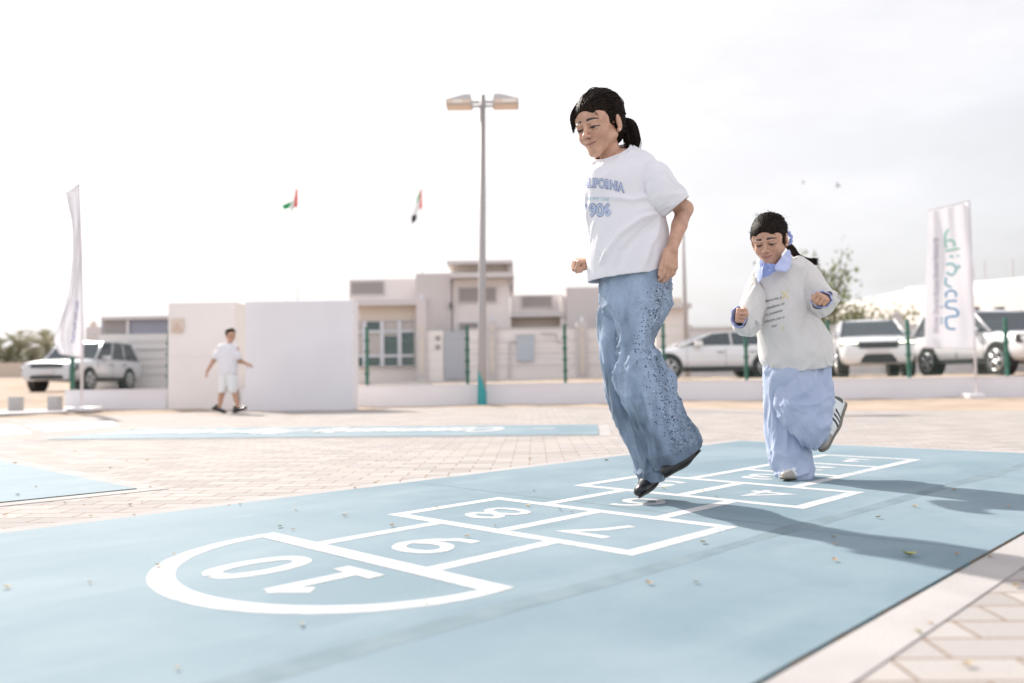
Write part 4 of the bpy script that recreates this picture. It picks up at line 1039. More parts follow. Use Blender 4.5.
def court_mat():
    m = bpy.data.materials.new('blue_court'); m.use_nodes = True; nt = m.node_tree; b = nt.nodes['Principled BSDF']; N = nt.nodes.new; L = nt.links.new
    tc = N('ShaderNodeTexCoord')
    n1 = N('ShaderNodeTexNoise'); n1.inputs['Scale'].default_value = 1.1; n1.inputs['Detail'].default_value = 9; n1.inputs['Roughness'].default_value = .6; L(tc.outputs['Object'], n1.inputs['Vector'])
    mp = N('ShaderNodeMapping'); mp.inputs['Scale'].default_value = (1.4, 3.2, 1); mp.inputs['Rotation'].default_value = (0, 0, R(-15)); L(tc.outputs['Object'], mp.inputs[0])
    n2 = N('ShaderNodeTexNoise'); n2.inputs['Scale'].default_value = 1.3; n2.inputs['Detail'].default_value = 10; n2.inputs['Distortion'].default_value = .6; L(mp.outputs[0], n2.inputs['Vector'])
    mx = N('ShaderNodeMix'); mx.data_type = 'RGBA'; r1 = N('ShaderNodeMapRange'); r1.inputs['From Min'].default_value = .40; r1.inputs['From Max'].default_value = .62; L(n1.outputs['Fac'], r1.inputs['Value']); L(r1.outputs[0], mx.inputs['Factor'])
    mx.inputs['A'].default_value = (.172, .238, .278, 1); mx.inputs['B'].default_value = (.224, .288, .326, 1)
    m2 = N('ShaderNodeMix'); m2.data_type = 'RGBA'; r2 = N('ShaderNodeMapRange'); r2.inputs['From Min'].default_value = .52; r2.inputs['From Max'].default_value = .74; r2.inputs['To Max'].default_value = .5; L(n2.outputs['Fac'], r2.inputs['Value']); L(r2.outputs[0], m2.inputs['Factor'])
    L(mx.outputs['Result'], m2.inputs['A']); m2.inputs['B'].default_value = (.26, .325, .355, 1)
    n3 = N('ShaderNodeTexNoise'); n3.inputs['Scale'].default_value = 420; n3.inputs['Detail'].default_value = 2; L(tc.outputs['Object'], n3.inputs['Vector'])
    m3 = N('ShaderNodeMix'); m3.data_type = 'RGBA'; m3.blend_type = 'MULTIPLY'; m3.inputs['Factor'].default_value = 1; r3 = N('ShaderNodeMapRange'); r3.inputs['To Min'].default_value = .86; r3.inputs['To Max'].default_value = 1.14; L(n3.outputs['Fac'], r3.inputs['Value'])
    L(m2.outputs['Result'], m3.inputs['A']); L(r3.outputs[0], m3.inputs['B'])
    n5 = N('ShaderNodeTexNoise'); n5.inputs['Scale'].default_value = 60; n5.inputs['Detail'].default_value = 9; n5.inputs['Roughness'].default_value = .8; L(tc.outputs['Object'], n5.inputs['Vector'])
    r5 = N('ShaderNodeMapRange'); r5.inputs['From Min'].default_value = .58; r5.inputs['From Max'].default_value = .72; r5.inputs['To Max'].default_value = .55; L(n5.outputs['Fac'], r5.inputs['Value'])
    m5 = N('ShaderNodeMix'); m5.data_type = 'RGBA'; L(r5.outputs[0], m5.inputs['Factor']); L(m3.outputs['Result'], m5.inputs['A']); m5.inputs['B'].default_value = (.33, .36, .36, 1); L(m5.outputs['Result'], b.inputs['Base Color'])
    bp = N('ShaderNodeBump'); bp.inputs['Strength'].default_value = .35; bp.inputs['Distance'].default_value = .0015; L(n3.outputs['Fac'], bp.inputs['Height']); L(bp.outputs[0], b.inputs['Normal'])
    rr = N('ShaderNodeMapRange'); rr.inputs['To Min'].default_value = .62; rr.inputs['To Max'].default_value = .78; L(n1.outputs['Fac'], rr.inputs['Value']); L(rr.outputs[0], b.inputs['Roughness'])
    b.inputs['Specular IOR Level'].default_value = .07
    return m
def wear(m):
    nt = m.node_tree; N = nt.nodes.new; L = nt.links.new; b = nt.nodes['Principled BSDF']; src = b.inputs['Base Color'].links[0].from_socket
    tc = N('ShaderNodeTexCoord'); a = N('ShaderNodeTexNoise'); a.inputs['Scale'].default_value = 38; a.inputs['Detail'].default_value = 9; a.inputs['Roughness'].default_value = .75; L(tc.outputs['Object'], a.inputs['Vector'])
    c = N('ShaderNodeTexNoise'); c.inputs['Scale'].default_value = 2.2; c.inputs['Detail'].default_value = 4; L(tc.outputs['Object'], c.inputs['Vector'])
    s = N('ShaderNodeMath'); s.operation = 'MULTIPLY_ADD'; L(c.outputs['Fac'], s.inputs[0]); s.inputs[1].default_value = .55; L(a.outputs['Fac'], s.inputs[2])
    r = N('ShaderNodeMapRange'); r.inputs['From Min'].default_value = .82; r.inputs['From Max'].default_value = .98; r.inputs['To Max'].default_value = .75; L(s.outputs[0], r.inputs['Value'])
    x = N('ShaderNodeMix'); x.data_type = 'RGBA'; L(r.outputs[0], x.inputs['Factor']); L(src, x.inputs['A']); x.inputs['B'].default_value = (.24, .31, .35, 1); L(x.outputs['Result'], b.inputs['Base Color'])
def ribbon(m, pts, w, z, closed=False, dz=0.0):
    """flat painted stripe with mitred joints; pts in (u, v)"""
    P = np.array(pts, float); n = len(P); V = []
    for i in range(n):
        a = P[i - 1] if (i > 0 or closed) else None; b = P[(i + 1) % n] if (i < n - 1 or closed) else None
        d1 = nrm(P[i] - a) if a is not None else None; d2 = nrm(b - P[i]) if b is not None else None
        if d1 is None: d1 = d2
        if d2 is None: d2 = d1
        t = nrm(d1 + d2); nn = np.array([-t[1], t[0]]); k = 1 / max(.5, nn @ np.array([-d1[1], d1[0]]))
        ww = w if np.isscalar(w) else w[i]
        zi = z + i * dz; V += [(*(P[i] + nn * ww / 2 * k), zi), (*(P[i] - nn * ww / 2 * k), zi)]
    F = [((2 * i) % (2 * n), (2 * i + 1) % (2 * n), (2 * i + 3) % (2 * n), (2 * i + 2) % (2 * n)) for i in range(n if closed else n - 1)]
    m.add(V, F)
DIG = {'0': [[(.5, 1), (.2, .9), (.05, .5), (.2, .1), (.5, 0), (.8, .1), (.95, .5), (.8, .9), (.5, 1)]],
       '1': [[(.16, .70), (.56, .97)], [(.52, 1.0), (.52, .05)], [(.10, .02), (.92, .02)]],
       '2': [[(.05, .75), (.2, .95), (.5, 1), (.85, .9), (.9, .68), (.6, .4), (.08, .02), (.95, .02)]],
       '3': [[(.05, .85), (.3, 1), (.75, .95), (.85, .75), (.7, .57), (.4, .53), (.75, .48), (.93, .27), (.8, .07), (.45, 0), (.05, .12)]],
       '4': [[(.95, .3), (.03, .3), (.68, 1), (.68, 0)]],
       '5': [[(.88, .98), (.2, .98), (.13, .55), (.5, .63), (.85, .52), (.92, .28), (.75, .05), (.4, 0), (.05, .12)]],
       '6': [[(.85, .95), (.5, .9), (.2, .62), (.07, .3), (.25, .05), (.55, 0), (.85, .1), (.93, .32), (.75, .52), (.45, .55), (.15, .42)]],
       '7': [[(.04, .98), (.95, .98), (.55, .5), (.35, 0)]],
       '8': [[(.5, .54), (.18, .68), (.16, .88), (.5, 1), (.84, .88), (.82, .68), (.5, .54), (.1, .38), (.08, .12), (.5, 0), (.92, .12), (.9, .38), (.5, .54)]],
       '9': [[(.12, .05), (.5, .1), (.8, .38), (.93, .7), (.75, .95), (.45, 1), (.15, .9), (.07, .68), (.25, .48), (.55, .45), (.85, .58)]]}
def smooth2(P, k=4):
    P = np.array(P, float)
    if len(P) < 6: return P
    return catmull(P, np.linspace(0, len(P) - 1, (len(P) - 1) * k + 1))
def build_court():
    CM = court_mat(); PV = paver_mat(); EDGE = mat('court_edge', (.05, .10, .11), .8, col2=(.12, .08, .05), vscale=14)
    WP = mat('white_line_paint', (.53, .525, .53), .7, spec=.08, col2=(.46, .465, .475), vscale=30, bump=.15, bscale=300)
    wear(WP)
    # paving sheet over the sand, with a wandering far edge
    bd = [(-16, 10.2), (-12, 10.9), (-9, 11.9), (-7, 12.4), (-5.6, 13.2), (-5, 14.0), (-3, 14.1), (-2, 14.3), (0, 14.0), (2, 13.0), (3, 12.0), (4.5, 10.7), (6, 9.9), (9, 8.8), (14, 8.2), (20, 8.0)]
    P = catmull(np.array(bd, float), np.linspace(0, len(bd) - 1, 240)); P[:, 1] += noise(P[:, 0] * 2.2, 0, 0, 12) * .16 + noise(P[:, 0] * 9, 0, 0, 13) * .05
    m = MB(); n = len(P); V = [(x, y, .006) for x, y in P] + [(x, -5, .006) for x, y in P]
    m.add(V, [(i, i + n, i + n + 1, i + 1) for i in range(n - 1)]); pv = m.build('paving', PV, kind='structure'); fix_normals(pv.data)
    CC = mat('kerb_concrete', (.375, .352, .345), .85, spec=.05, col2=(.42, .395, .385), vscale=4, bump=.2, bscale=120, detail=9)
    ct = empty('hopscotch_court', (0, 0, 0), COURT_RZ, label='big pale blue court painted with white hopscotch squares numbered one to ten', cat='play court')
    u0, u1, v0, v1 = -2.2, 5.24, -2.877, -.595
    # all court geometry in local axes: x = u, y = -v
    def slab(parent, u0, u1, v0, v1, z=.012, name='court_surface'):
        m = MB(); bmv = []
        m.add([(u0, -v0, z), (u1, -v0, z), (u1, -v1, z), (u0, -v1, z)], [(3, 2, 1, 0)])
        o = m.build(name, CM, parent); e = MB()
        per = []
        for (a, b) in (((u0, v0), (u1, v0)), ((u1, v0), (u1, v1)), ((u1, v1), (u0, v1)), ((u0, v1), (u0, v0))):
            k = max(2, int(math.hypot(b[0] - a[0], b[1] - a[1]) / .03))
            for i in range(k): per.append((a[0] + (b[0] - a[0]) * i / k, a[1] + (b[1] - a[1]) * i / k))
        cx, cy = (u0 + u1) / 2, (v0 + v1) / 2; nn = len(per); V = []
        for i, (a, b) in enumerate(per):
            ox = (1 if a > cx else -1) * (abs(abs(a - cx) - (u1 - u0) / 2) < .002); oy = (1 if b > cy else -1) * (abs(abs(b - cy) - (v1 - v0) / 2) < .002)
            w = .004 + .0035 * float(noise(a * 25, b * 25, 0, 4)) + .001
            V += [(a, -b, z - .0004), (a + ox * w, -(b + oy * w), .0065)]
        e.add(V, [(2 * i, 2 * i + 1, (2 * i + 3) % (2 * nn), (2 * i + 2) % (2 * nn)) for i in range(nn)])
        e.build('court_edge', EDGE, parent, False)
        k = MB(); w = .10; z2 = .0085
        for q in ((u0 - w, u1 + w, v0 - w, v0 - .006), (u0 - w, u1 + w, v1 + .006, v1 + w), (u0 - w, u0 - .006, v0, v1), (u1 + .006, u1 + w, v0, v1)):
            k.box(q[0], q[1], -q[3], -q[2], .0061, z2)
        k.build('kerb_strip', CC, parent)
        return o
    slab(ct, u0, u1, v0, v1)
    z = .0126; us = [1.235, 1.708, 2.185, 2.667, 3.14, 3.61, 4.07, 4.533]; a, b, c_ = -2.205, -1.728, -1.255; sa, sb = -1.975, -1.500
    ln = MB(); W = .049
    T = lambda L: [(p[0], -p[1]) for p in L]
    R_ = lambda pts, w=W, zz=z, cl=False: ribbon(ln, T(pts), w, zz, cl)
    # half round end
    th = np.linspace(0, PI, 60); rc = (c_ - a) / 2; cm = (a + c_) / 2
    arc = [(us[0] - .008 - (rc - .014) * math.sin(t), cm - rc * math.cos(t)) for t in th]
    R_(arc, [.042 + .020 * math.sin(t) for t in th])
    R_([(us[0], a - .022), (us[0], c_ + .022)], .062, z + .0003)
    R_([(us[0] + .031, sa), (us[1] - W / 2, sa)]); R_([(us[0] + .031, sb), (us[1] - W / 2, sb)])
    R_([(us[1], a), (us[2], a), (us[2], c_), (us[1], c_)], cl=True); R_([(us[1] + W / 2, b), (us[2] - W / 2, b)])
    R_([(us[2] + W / 2, sa), (us[3] - W / 2, sa)]); R_([(us[2] + W / 2, sb), (us[3] - W / 2, sb)])
    R_([(us[3], a), (us[4], a), (us[4], c_), (us[3], c_)], cl=True); R_([(us[3] + W / 2, b), (us[4] - W / 2, b)])
    R_([(us[4] + W / 2, sa), (us[7], sa), (us[7], sb), (us[4] + W / 2, sb)]); R_([(us[5], sa + W / 2), (us[5], sb - W / 2)]); R_([(us[6], sa + W / 2), (us[6], sb - W / 2)])
    ln.build('hopscotch_lines', WP, ct)
    def digit(ch, uc, vc, w, h, st):
        # seen from the far end: up = -u, reading direction = -v
        m = MB(); zz = z; st *= 1.12; h *= .80; w *= .92
        for s_ in DIG[ch]:
            P = smooth2(s_) if ch not in '147' else np.array(s_, float)
            pts = [(uc + (.5 - y) * h, vc + (.5 - x) * w) for x, y in P]
            ribbon(m, T(pts), st, zz, dz=.00001); zz += .00025
        m.build('painted_number', WP, ct)
    digit('1', 1.018, -1.605, .19, .295, .040); digit('0', 1.005, -1.840, .150, .28, .040)
    digit('9', 1.462, -1.722, .19, .25, .034); digit('8', 1.937, -1.965, .17, .24, .030); digit('7', 1.925, -1.500, .18, .24, .032)
    digit('6', 2.418, -1.740, .17, .23, .030); digit('5', 2.915, -1.98, .17, .22, .030); digit('4', 2.905, -1.50, .18, .22, .030)
    digit('3', 3.39, -1.760, .17, .21, .030); digit('2', 3.845, -1.745, .17, .2, .03); digit('1', 4.31, -1.74, .16, .2, .034)
    sm = MB(); SD = mat('seam_dirt', (.160, .215, .245), .8, spec=.08, col2=(.19, .245, .275), vscale=9, detail=8)
    P = [(t, -1.13 + .11 * (t - 1.3) / 3 + .004 * math.sin(t * 5)) for t in np.linspace(-1.5, 5.23, 60)]
    ribbon(sm, T(P), [.060 + .022 * float(noise(t * 3, 0, 0, 3)) for t in np.linspace(-1.5, 5.23, 60)], .0123); sm.build('court_seam', SD, ct)
    sm = MB(); P = [(2.30 + .006 * math.sin(t * 9), t) for t in np.linspace(-2.87, -.6, 40)]; ribbon(sm, T(P), [.004 + .003 * max(0, float(noise(t * 6, 1, 0, 3))) for t in np.linspace(-2.87, -.6, 40)], .01245); sm.build('court_seam', mat('crack_dirt', (.14, .19, .22), .9), ct)
    # neighbouring courts
    c2 = empty('play_court', (0, 0, 0), COURT_RZ, label='corner of a second pale blue court at the left edge of the paving', cat='play court')
    slab(c2, -2.2, 1.425, -6.9, -3.66)
    c3 = empty('play_court', (-1.6, 7.6, 0), R(-5.4), label='long narrow pale blue court with white lettering before the wall', cat='play court')
    m = MB(); L2, W2 = 2.37, .76
    # local frame about its centre
    m.add([(-L2, -W2, .012), (L2, -W2, .012), (L2, W2, .012), (-L2, W2, .012)], [(0, 1, 2, 3)]); m.build('court_surface', CM, c3)
    k = MB(); k.box(-L2 - .1, L2 + .1, -W2 - .1, -W2 - .004, .0061, .0085); k.box(L2 + .004, L2 + .1, -W2, W2, .0061, .0085); k.box(-L2 - .1, L2 + .1, W2 + .004, W2 + .1, .0061, .0085); k.build('kerb_strip', CC, c3)
    cu = bpy.data.curves.new('t', 'FONT'); cu.body = 'Community Playground'; cu.size = .52; cu.shear = .4; cu.offset = .03
    ob = bpy.data.objects.new('t', cu); C.objects.link(ob); me = bpy.data.meshes.new_from_object(ob.evaluated_get(bpy.context.evaluated_depsgraph_get())); bpy.data.objects.remove(ob)
    xs = [v.co.x for v in me.vertices]; wd = max(xs) - min(xs)
    for v in me.vertices:
        x = v.co.x / wd * 3.7; v.co = Vector((1.55 - x, -v.co.y * 1.7 + .34, .0145))
    me.flip_normals() if False else None
    link('painted_lettering', me, WP, c3, False)
    m = MB(); m.box(1.78, 1.98, .08, .16, .0125, .0145); m.build('painted_lettering', WP, c3)
    # flat white panels at far left
    WB = mat('white_ground_sheet', (.66, .65, .64), .7, spec=.15)
    for i, poly in enumerate(([(-6.6, 9.9), (-4.9, 7.75), (-4.72, 8.1), (-5.98, 9.88)], [(-5.82, 9.84), (-4.70, 8.30), (-4.50, 8.75), (-4.42, 9.25), (-5.16, 10.6)])):
        m = MB(); m.prism(poly, .0062, .0110); o = m.build('ground_panel', WB, kind='structure'); fix_normals(o.data)
def leaf_obj(name, x, y, z, size, rz, mt, rnd, **k):
    m = MB(); n = 7; V, F = [], []
    cur = rnd.uniform(.15, .5); 
    for i in range(n + 1):
        t = i / n; w = size * .28 * math.sin(PI * min(1, t * .95 + .03)) ** .8; zz = size * cur * (4 * (t - .5) ** 2) * .5
        V += [(size * (t - .5), -w, zz + w * .5), (size * (t - .5), 0, zz), (size * (t - .5), w, zz + w * .6)]
    for i in range(n): F += [(3 * i, 3 * i + 3, 3 * i + 4, 3 * i + 1), (3 * i + 1, 3 * i + 4, 3 * i + 5, 3 * i + 2)]
    m.add(V, F); o = m.build(name, mt, None, True, **k); o.location = (x, y, z); o.rotation_euler = (rnd.uniform(-.2, .2), rnd.uniform(-.2, .2), rz); return o
def build_leaves():
    rnd = random.Random(5)
    LM = [mat('dry_leaf_ochre', (.52, .36, .12), .7, col2=(.35, .22, .08), vscale=60), mat('dry_leaf_brown', (.34, .20, .09), .7, col2=(.45, .30, .15), vscale=60), mat('dry_leaf_green', (.35, .36, .13), .7)]
    blue = [(158, 566), (90, 583), (7, 588), (302, 625), (178, 669), (174, 555), (280, 527), (293, 530), (345, 516), (296, 510), (437, 508), (425, 602), (467, 537), (528, 506), (560, 510), (572, 513), (534, 491), (468, 537), (495, 526), (703, 543), (716, 497), (664, 489), (696, 583), (835, 545), (834, 537.5), (835, 561), (911, 556), (954, 490), (1009, 507), (878, 518), (915, 507), (703, 491), (649, 584), (36, 487), (18, 495), (586, 491), (648, 483), (957, 555), (240, 505), (392, 526)]
    pave = [(65, 503), (84, 505), (91, 516), (130, 505), (142, 502), (134, 515), (150, 487), (127, 461), (147, 460), (5, 515), (228, 506), (355, 488), (375, 483), (400, 481), (425, 478), (448, 476), (530, 459), (606, 461), (610, 463), (15, 463), (75, 451), (110, 468), (918, 632), (930, 623), (1016, 586), (967, 665), (990, 557), (982, 446), (948, 448)]
    for i, (px, py) in enumerate(blue + pave):
        d = ray(px, py); on = i < len(blue); t = (.014 - CAM_H) / d[2] if on else (.009 - CAM_H) / d[2]
        x, y = d[0] * t, d[1] * t; sz = rnd.uniform(.011, .023) * (1.0 if y < 4 else 1.4)
        o = leaf_obj('dry_leaf', x, y, (.016 if on else .010), sz, rnd.uniform(0, 6.28), LM[rnd.choice([0, 0, 1, 2])], rnd,
            label='small curled dry leaf fallen on the pale blue court' if on else 'small dry leaf lying on the pale pavers', cat='leaf', group='leaves on the blue court' if on else 'leaves on the pavers')
    o = leaf_obj('dry_leaf', 0, 0, 0, .04, .1, LM[2], rnd, label='longest dry leaf lying in the jumping girl\'s shadow', cat='leaf')
    p = ray(909, 556); t = (.014 - CAM_H) / p[2]; o.location = (p[0] * t, p[1] * t, .016)
# ================================================================== WALLS, FENCE
WY = 16.0
def build_walls():
    WW = mat('white_render', (.79, .765, .785), .85, col2=(.76, .735, .755), vscale=1.2, bump=.15, bscale=60, detail=8)
    WC = mat('cream_render', (.82, .775, .75), .85, col2=(.79, .745, .72), vscale=1.0, bump=.15, bscale=60, detail=8)
    CP = mat('coping', (.72, .69, .69), .8)
    w = empty('low_wall', (-2, WY, 0), label='long low white wall retaining the sandy car park', cat='wall')
    m = MB(); m.box(-3.3, 30, 0, .2, -.3, .385); m.build('wall', WW, w)
    m = MB(); m.box(-3.3, 30, -.012, .212, .3855, .405, bev=.004); m.build('coping', WW, w)
    w = empty('low_wall', (-8.7, WY, 0), label='short low white wall between the flag base and the tall block', cat='wall')
    m = MB(); m.box(0, 1.98, 0, .2, -.3, .385); m.build('wall', WW, w)
    m = MB(); m.box(-.01, 1.98, -.012, .212, .3855, .405); m.build('coping', WW, w)
    # tall blocks
    b = empty('wall_block', (-6.0, WY - .1, 0), label='cream rendered enclosure with a square plaque, left of the two tall blocks', cat='wall')
    m = MB(); m.box(-.665, .63, 0, 1.6, -.2, 2.07, bev=.015); m.build('wall', WC, b)
    m = MB(); m.box(-.60, -.35, -.03, -.002, 1.48, 1.76, bev=.004); m.build('plaque', mat('plaque_sand', (.66, .56, .48), .7), b)
    m = MB(); m.prism([(-.56, -.036), (-.40, -.036), (-.40, -.031), (-.56, -.031)], 1.52, 1.54); m.add([(-.57, -.034, 1.52), (-.38, -.034, 1.52), (-.475, -.034, 1.70)], [(0, 1, 2)]); m.build('plaque_emblem', mat('plaque_emblem', (.60, .46, .38), .7), b)
    m = MB(); m.box(-.667, .632, -.004, .0, 1.005, 1.02); m.build('wall_joint', CP, b)
    b = empty('wall_block', (-3.6, 14.2, 0), label='large plain pale grey rendered block, right of the two tall blocks', cat='wall')
    m = MB(); m.box(-1.02, .86, 0, .45, -.2, 1.90, bev=.02); m.build('wall', WW, b)
    m = MB(); m.tube([(-.35, .25, 1.895), (-.35, .25, 1.93)], .05, 12); m.build('roof_cap', CP, b)
def build_fence():
    GR = mat('green_paint', (.025, .12, .085), .5); WI = mat('fence_wire', (.22, .34, .29), .5, metal=.2)
    def post(x, z0, z1, lab):
        o = empty('fence_post', (x, WY + .1, 0), label=lab, cat='fence post', group='green fence posts')
        m = MB(); m.box(-.03, .03, -.03, .03, z0, z1, bev=.006); m.build('post', GR, o)
        for zz in np.linspace(z0 + .22, z1 - .28, 4):
            m = MB(); m.box(-.05, .05, -.038, .038, zz, zz + .035); m.build('clamp', GR, o)
    xs = []
    for px, lab in ((72.5, 'green fence post in front of the silver off-roader'), (169, 'green fence post beside the cream tall block'), (367, 'green fence post just right of the big grey block'), (467.5, 'green fence post left of the lamp post'),
                    (565, 'green fence post in front of the villa meter panel'), (663.5, 'green fence post in front of the saloon car bonnet'), (746, 'green fence post by the sweatshirt girl\'s fist'), (828.5, 'green fence post right behind the sweatshirt girl'),
                    (908.5, 'green fence post in front of the crossover headlight'), (1006.5, 'green fence post in front of the right edge car')):
        p = at(px, 355, WY + .1); xs.append(float(p[0]))
        post(xs[-1], .40, 1.55 if px > 80 else 1.10, lab)
    f = empty('wire_fence', (0, WY + .1, 0), label='thin green wire mesh panels strung between the fence posts', cat='fence')
    m = MB()
    for i in range(len(xs) - 1):
        if xs[i] < -6 and xs[i + 1] > -6.2: continue
        a, b = xs[i] + .03, xs[i + 1] - .03
        m = MB()
        for zz in np.arange(.48, 1.53, .2): m.box(a, b, .034, .037, zz, zz + .003)
        for x in np.arange(a, b, .055): m.box(x, x + .0018, .030, .032, .45, 1.53)
        m.build('wire_panel', WI, f)
# ================================================================== LAMP, FLAGS
def build_lamp():
    GP = mat('galvanised', (.40, .37, .36), .6, metal=.3); TL = mat('teal_paint', (.03, .30, .32), .5)
    x, Y = float(at(482, 404, 15.75)[0]), 15.75
    l = empty('street_lamp', (x, Y, 0), label='tall grey twin-headed street lamp with a teal painted foot', cat='street lamp')
    dx = float(at(482.7, 97, Y)[0]) - x; H = float(at(482.7, 95, Y)[2])
    m = MB(); m.tube([(0, 0, 0), (dx * .1, 0, .8), (dx, 0, H)], [.085, .080, .055], 16); m.build('pole', GP, l, True)
    # teal paint worn off on a slant
    m = MB(); V = []; n = 20
    for k in range(n):
        a = 2 * PI * k / n; V += [(.088 * math.cos(a), .088 * math.sin(a), 0), (.083 * math.cos(a) + dx * .1, .083 * math.sin(a), .48 - .24 * math.cos(a) + .02 * math.sin(3 * a))]
    m.add(V, [(2 * k, (2 * k + 2) % (2 * n), (2 * k + 3) % (2 * n), 2 * k + 1) for k in range(n)]); m.build('painted_foot', TL, l, True)
    m = MB(); m.box(dx - .21, dx + .21, -.025, .025, H - .16, H - .12); m.box(dx - .21, dx + .21, -.025, .025, H - .24, H - .205); m.build('cross_arm', GP, l)
    for s_ in (-1, 1):
        a, b = dx + s_ * .20, dx + s_ * .70
        h = MB(); z0, z1, z2 = H - .27, H - .17, H - .02
        x0, x1 = min(a, b), max(a, b)
        top = (x0 + (.35 if s_ < 0 else .02) , x1 - (.02 if s_ < 0 else .35))
        V = [(x0, -.30, z0), (x1, -.30, z0), (x1, .10, z0), (x0, .10, z0), (x0, -.30, z1), (x1, -.30, z1), (x1, .10, z1), (x0, .10, z1),
             (top[0], -.14, z2), (top[1], -.14, z2), (top[1], .06, z2), (top[0], .06, z2)]
        F = [(0, 1, 5, 4), (1, 2, 6, 5), (2, 3, 7, 6), (3, 0, 4, 7), (4, 5, 9, 8), (5, 6, 10, 9), (6, 7, 11, 10), (7, 4, 8, 11), (8, 9, 10, 11), (3, 2, 1, 0)]
        h.add(V, F); hd = h.build('lamp_head', mat('lamp_housing', (.46, .43, .42), .5, metal=.2), l)
        g = MB(); g.box(x0 + .03, x1 - .03, -.304, -.301, z0 + .015, z1 - .01); g.box(x0 + .03, x1 - .03, -.27, .07, z0 - .012, z0 - .002); g.build('lens', mat('lamp_lens', (.72, .57, .46), .25), hd)
        g = MB(); g.box(x0 + (.14 if s_ < 0 else .18), x1 - (.18 if s_ < 0 else .06), -.308, -.305, z0 + .025, z1 - .02); g.build('reflector', mat('lamp_reflector', (.85, .78, .70), .2), hd)
def flag_cloth(rows, nx, thick_axis, f):
    pass
def build_banners():
    FW = mat('banner_fabric', (.86, .855, .89), .8, trans=0.0, col2=(.88, .875, .90), vscale=2)
    translucent(FW, .40, (.88, .88, .90))
    BW = mat('white_plastic', (.78, .76, .78), .5); PO = mat('banner_pole', (.70, .66, .68), .4, metal=.2)
    def cloth(outline, Y, nx, ny, wav, name='banner_cloth', parent=None, mt=None, seed=1, twist=None):
        """outline(t) -> (xl, xr, yl, yr) in picture units at distance Y"""
        V = []
        for j in range(ny + 1):
            t = j / ny; xl, yl, xr, yr = outline(t)
            for i in range(nx + 1):
                u = i / nx; d = wav(u, t); V.append(at(xl + (xr - xl) * u, yl + (yr - yl) * u, Y + d))
        n = len(V); V2 = [v + np.array([0, .004, 0]) for v in V]; k = nx + 1
        F = [(j * k + i, (j + 1) * k + i, (j + 1) * k + i + 1, j * k + i + 1) for j in range(ny) for i in range(nx)]
        F2 = [tuple(q + n for q in f[::-1]) for f in F]
        m = MB(); m.add(V + V2, F + F2)
        e = [(i, i + 1, i + 1 + n, i + n) for i in range(nx)] + [(ny * k + i + 1, ny * k + i, ny * k + i + n, ny * k + i + 1 + n) for i in range(nx)]
        e += [(j * k, j * k + n, (j + 1) * k + n, (j + 1) * k) for j in range(ny)] + [(j * k + nx, (j + 1) * k + nx, (j + 1) * k + nx + n, j * k + nx + n) for j in range(ny)]
        m.add([], []); m.f += e; m.mi += [0] * len(e)
        return m.wbuild(name, mt or FW, parent, True), np.array(V)
    # right banner
    Yr = 15.6
    bb = at(976.3, 393.5, Yr)
    b = empty('banner_flag', (float(bb[0]), Yr, 0), label='tall white rectangular banner with green and blue lettering on the right', cat='banner', group='event banners')
    top = at(969.3, 201, Yr)
    m = MB(); m.tube([bb + np.array([0, 0, -.1]), at(974.5, 340, Yr), top], [.026, .022, .014], 10); m.tube([top, at(926.5, 211, Yr)], .012, 8); m.wbuild('pole', PO, b, True)
    m = MB(); m.box(bb[0] - .24, bb[0] + .05, Yr - .2, Yr + .2, 0, .09, bev=.02); m.wbuild('base', BW, b)
    ol = lambda t: (928 - 3.6 * t, 211 + (348 - 211) * t, 969.3 + 4.9 * t, 202 + (350 - 202) * t)
    wv = lambda u, t: .10 * math.sin(u * 9 + t * 1.6) * (.35 + .3 * math.sin(t * 3)) * (1 - .5 * u) + .05 * math.sin(u * 17 - t * 4) * (1 - t) + .03 * math.sin(t * 8 + u * 3)
    cl, _ = cloth(ol, Yr, 44, 70, wv, parent=b)
    # lettering: vertical arabic-like word in strokes, green fading to blue down the banner
    def onflag(ol, wv, Y, u, t, off=.008):
        xl, yl, xr, yr = ol(t); return at(xl + (xr - xl) * u, yl + (yr - yl) * u, Y + wv(u, t) - off)
    strokes = [('g', [(948.5, 229), (945.5, 233), (945.5, 244), (947, 247)]), ('g', [(945.8, 240), (951, 240), (954.5, 243), (954.5, 246.5)]), ('g', [(946, 250.2), (959.5, 249.4)]), ('t', [(950, 256), (953, 257)]), ('t', [(957, 256.5), (959, 256.5)]),
               ('t', [(946.5, 264), (950.5, 263.5), (955, 266), (956, 270.5), (952, 275), (946.5, 272)]), ('t', [(959, 265.5), (959.2, 269)]), ('t2', [(946, 277), (946, 284), (951, 287)]),
               ('b', [(946, 297), (946.5, 292.5), (951, 290.5), (955.5, 292.5), (956, 297)]), ('b', [(956.5, 301), (948, 301), (946, 304.5), (947.5, 307.5), (955, 309), (958, 312.5), (956.5, 316), (947, 317.5), (946.5, 325), (949, 328.5), (955, 329)]),
               ('b', [(941.2, 306), (941.8, 307.2)]), ('b', [(941.2, 318), (941.8, 319.2)]), ('b', [(941.2, 321.5), (941.8, 322.7)])]
    PM = dict(g=mat('banner_green', (.28, .60, .48), .7), t=mat('banner_teal', (.20, .52, .55), .7), t2=mat('banner_teal2', (.16, .45, .58), .7), b=mat('banner_blue', (.12, .34, .58), .7))
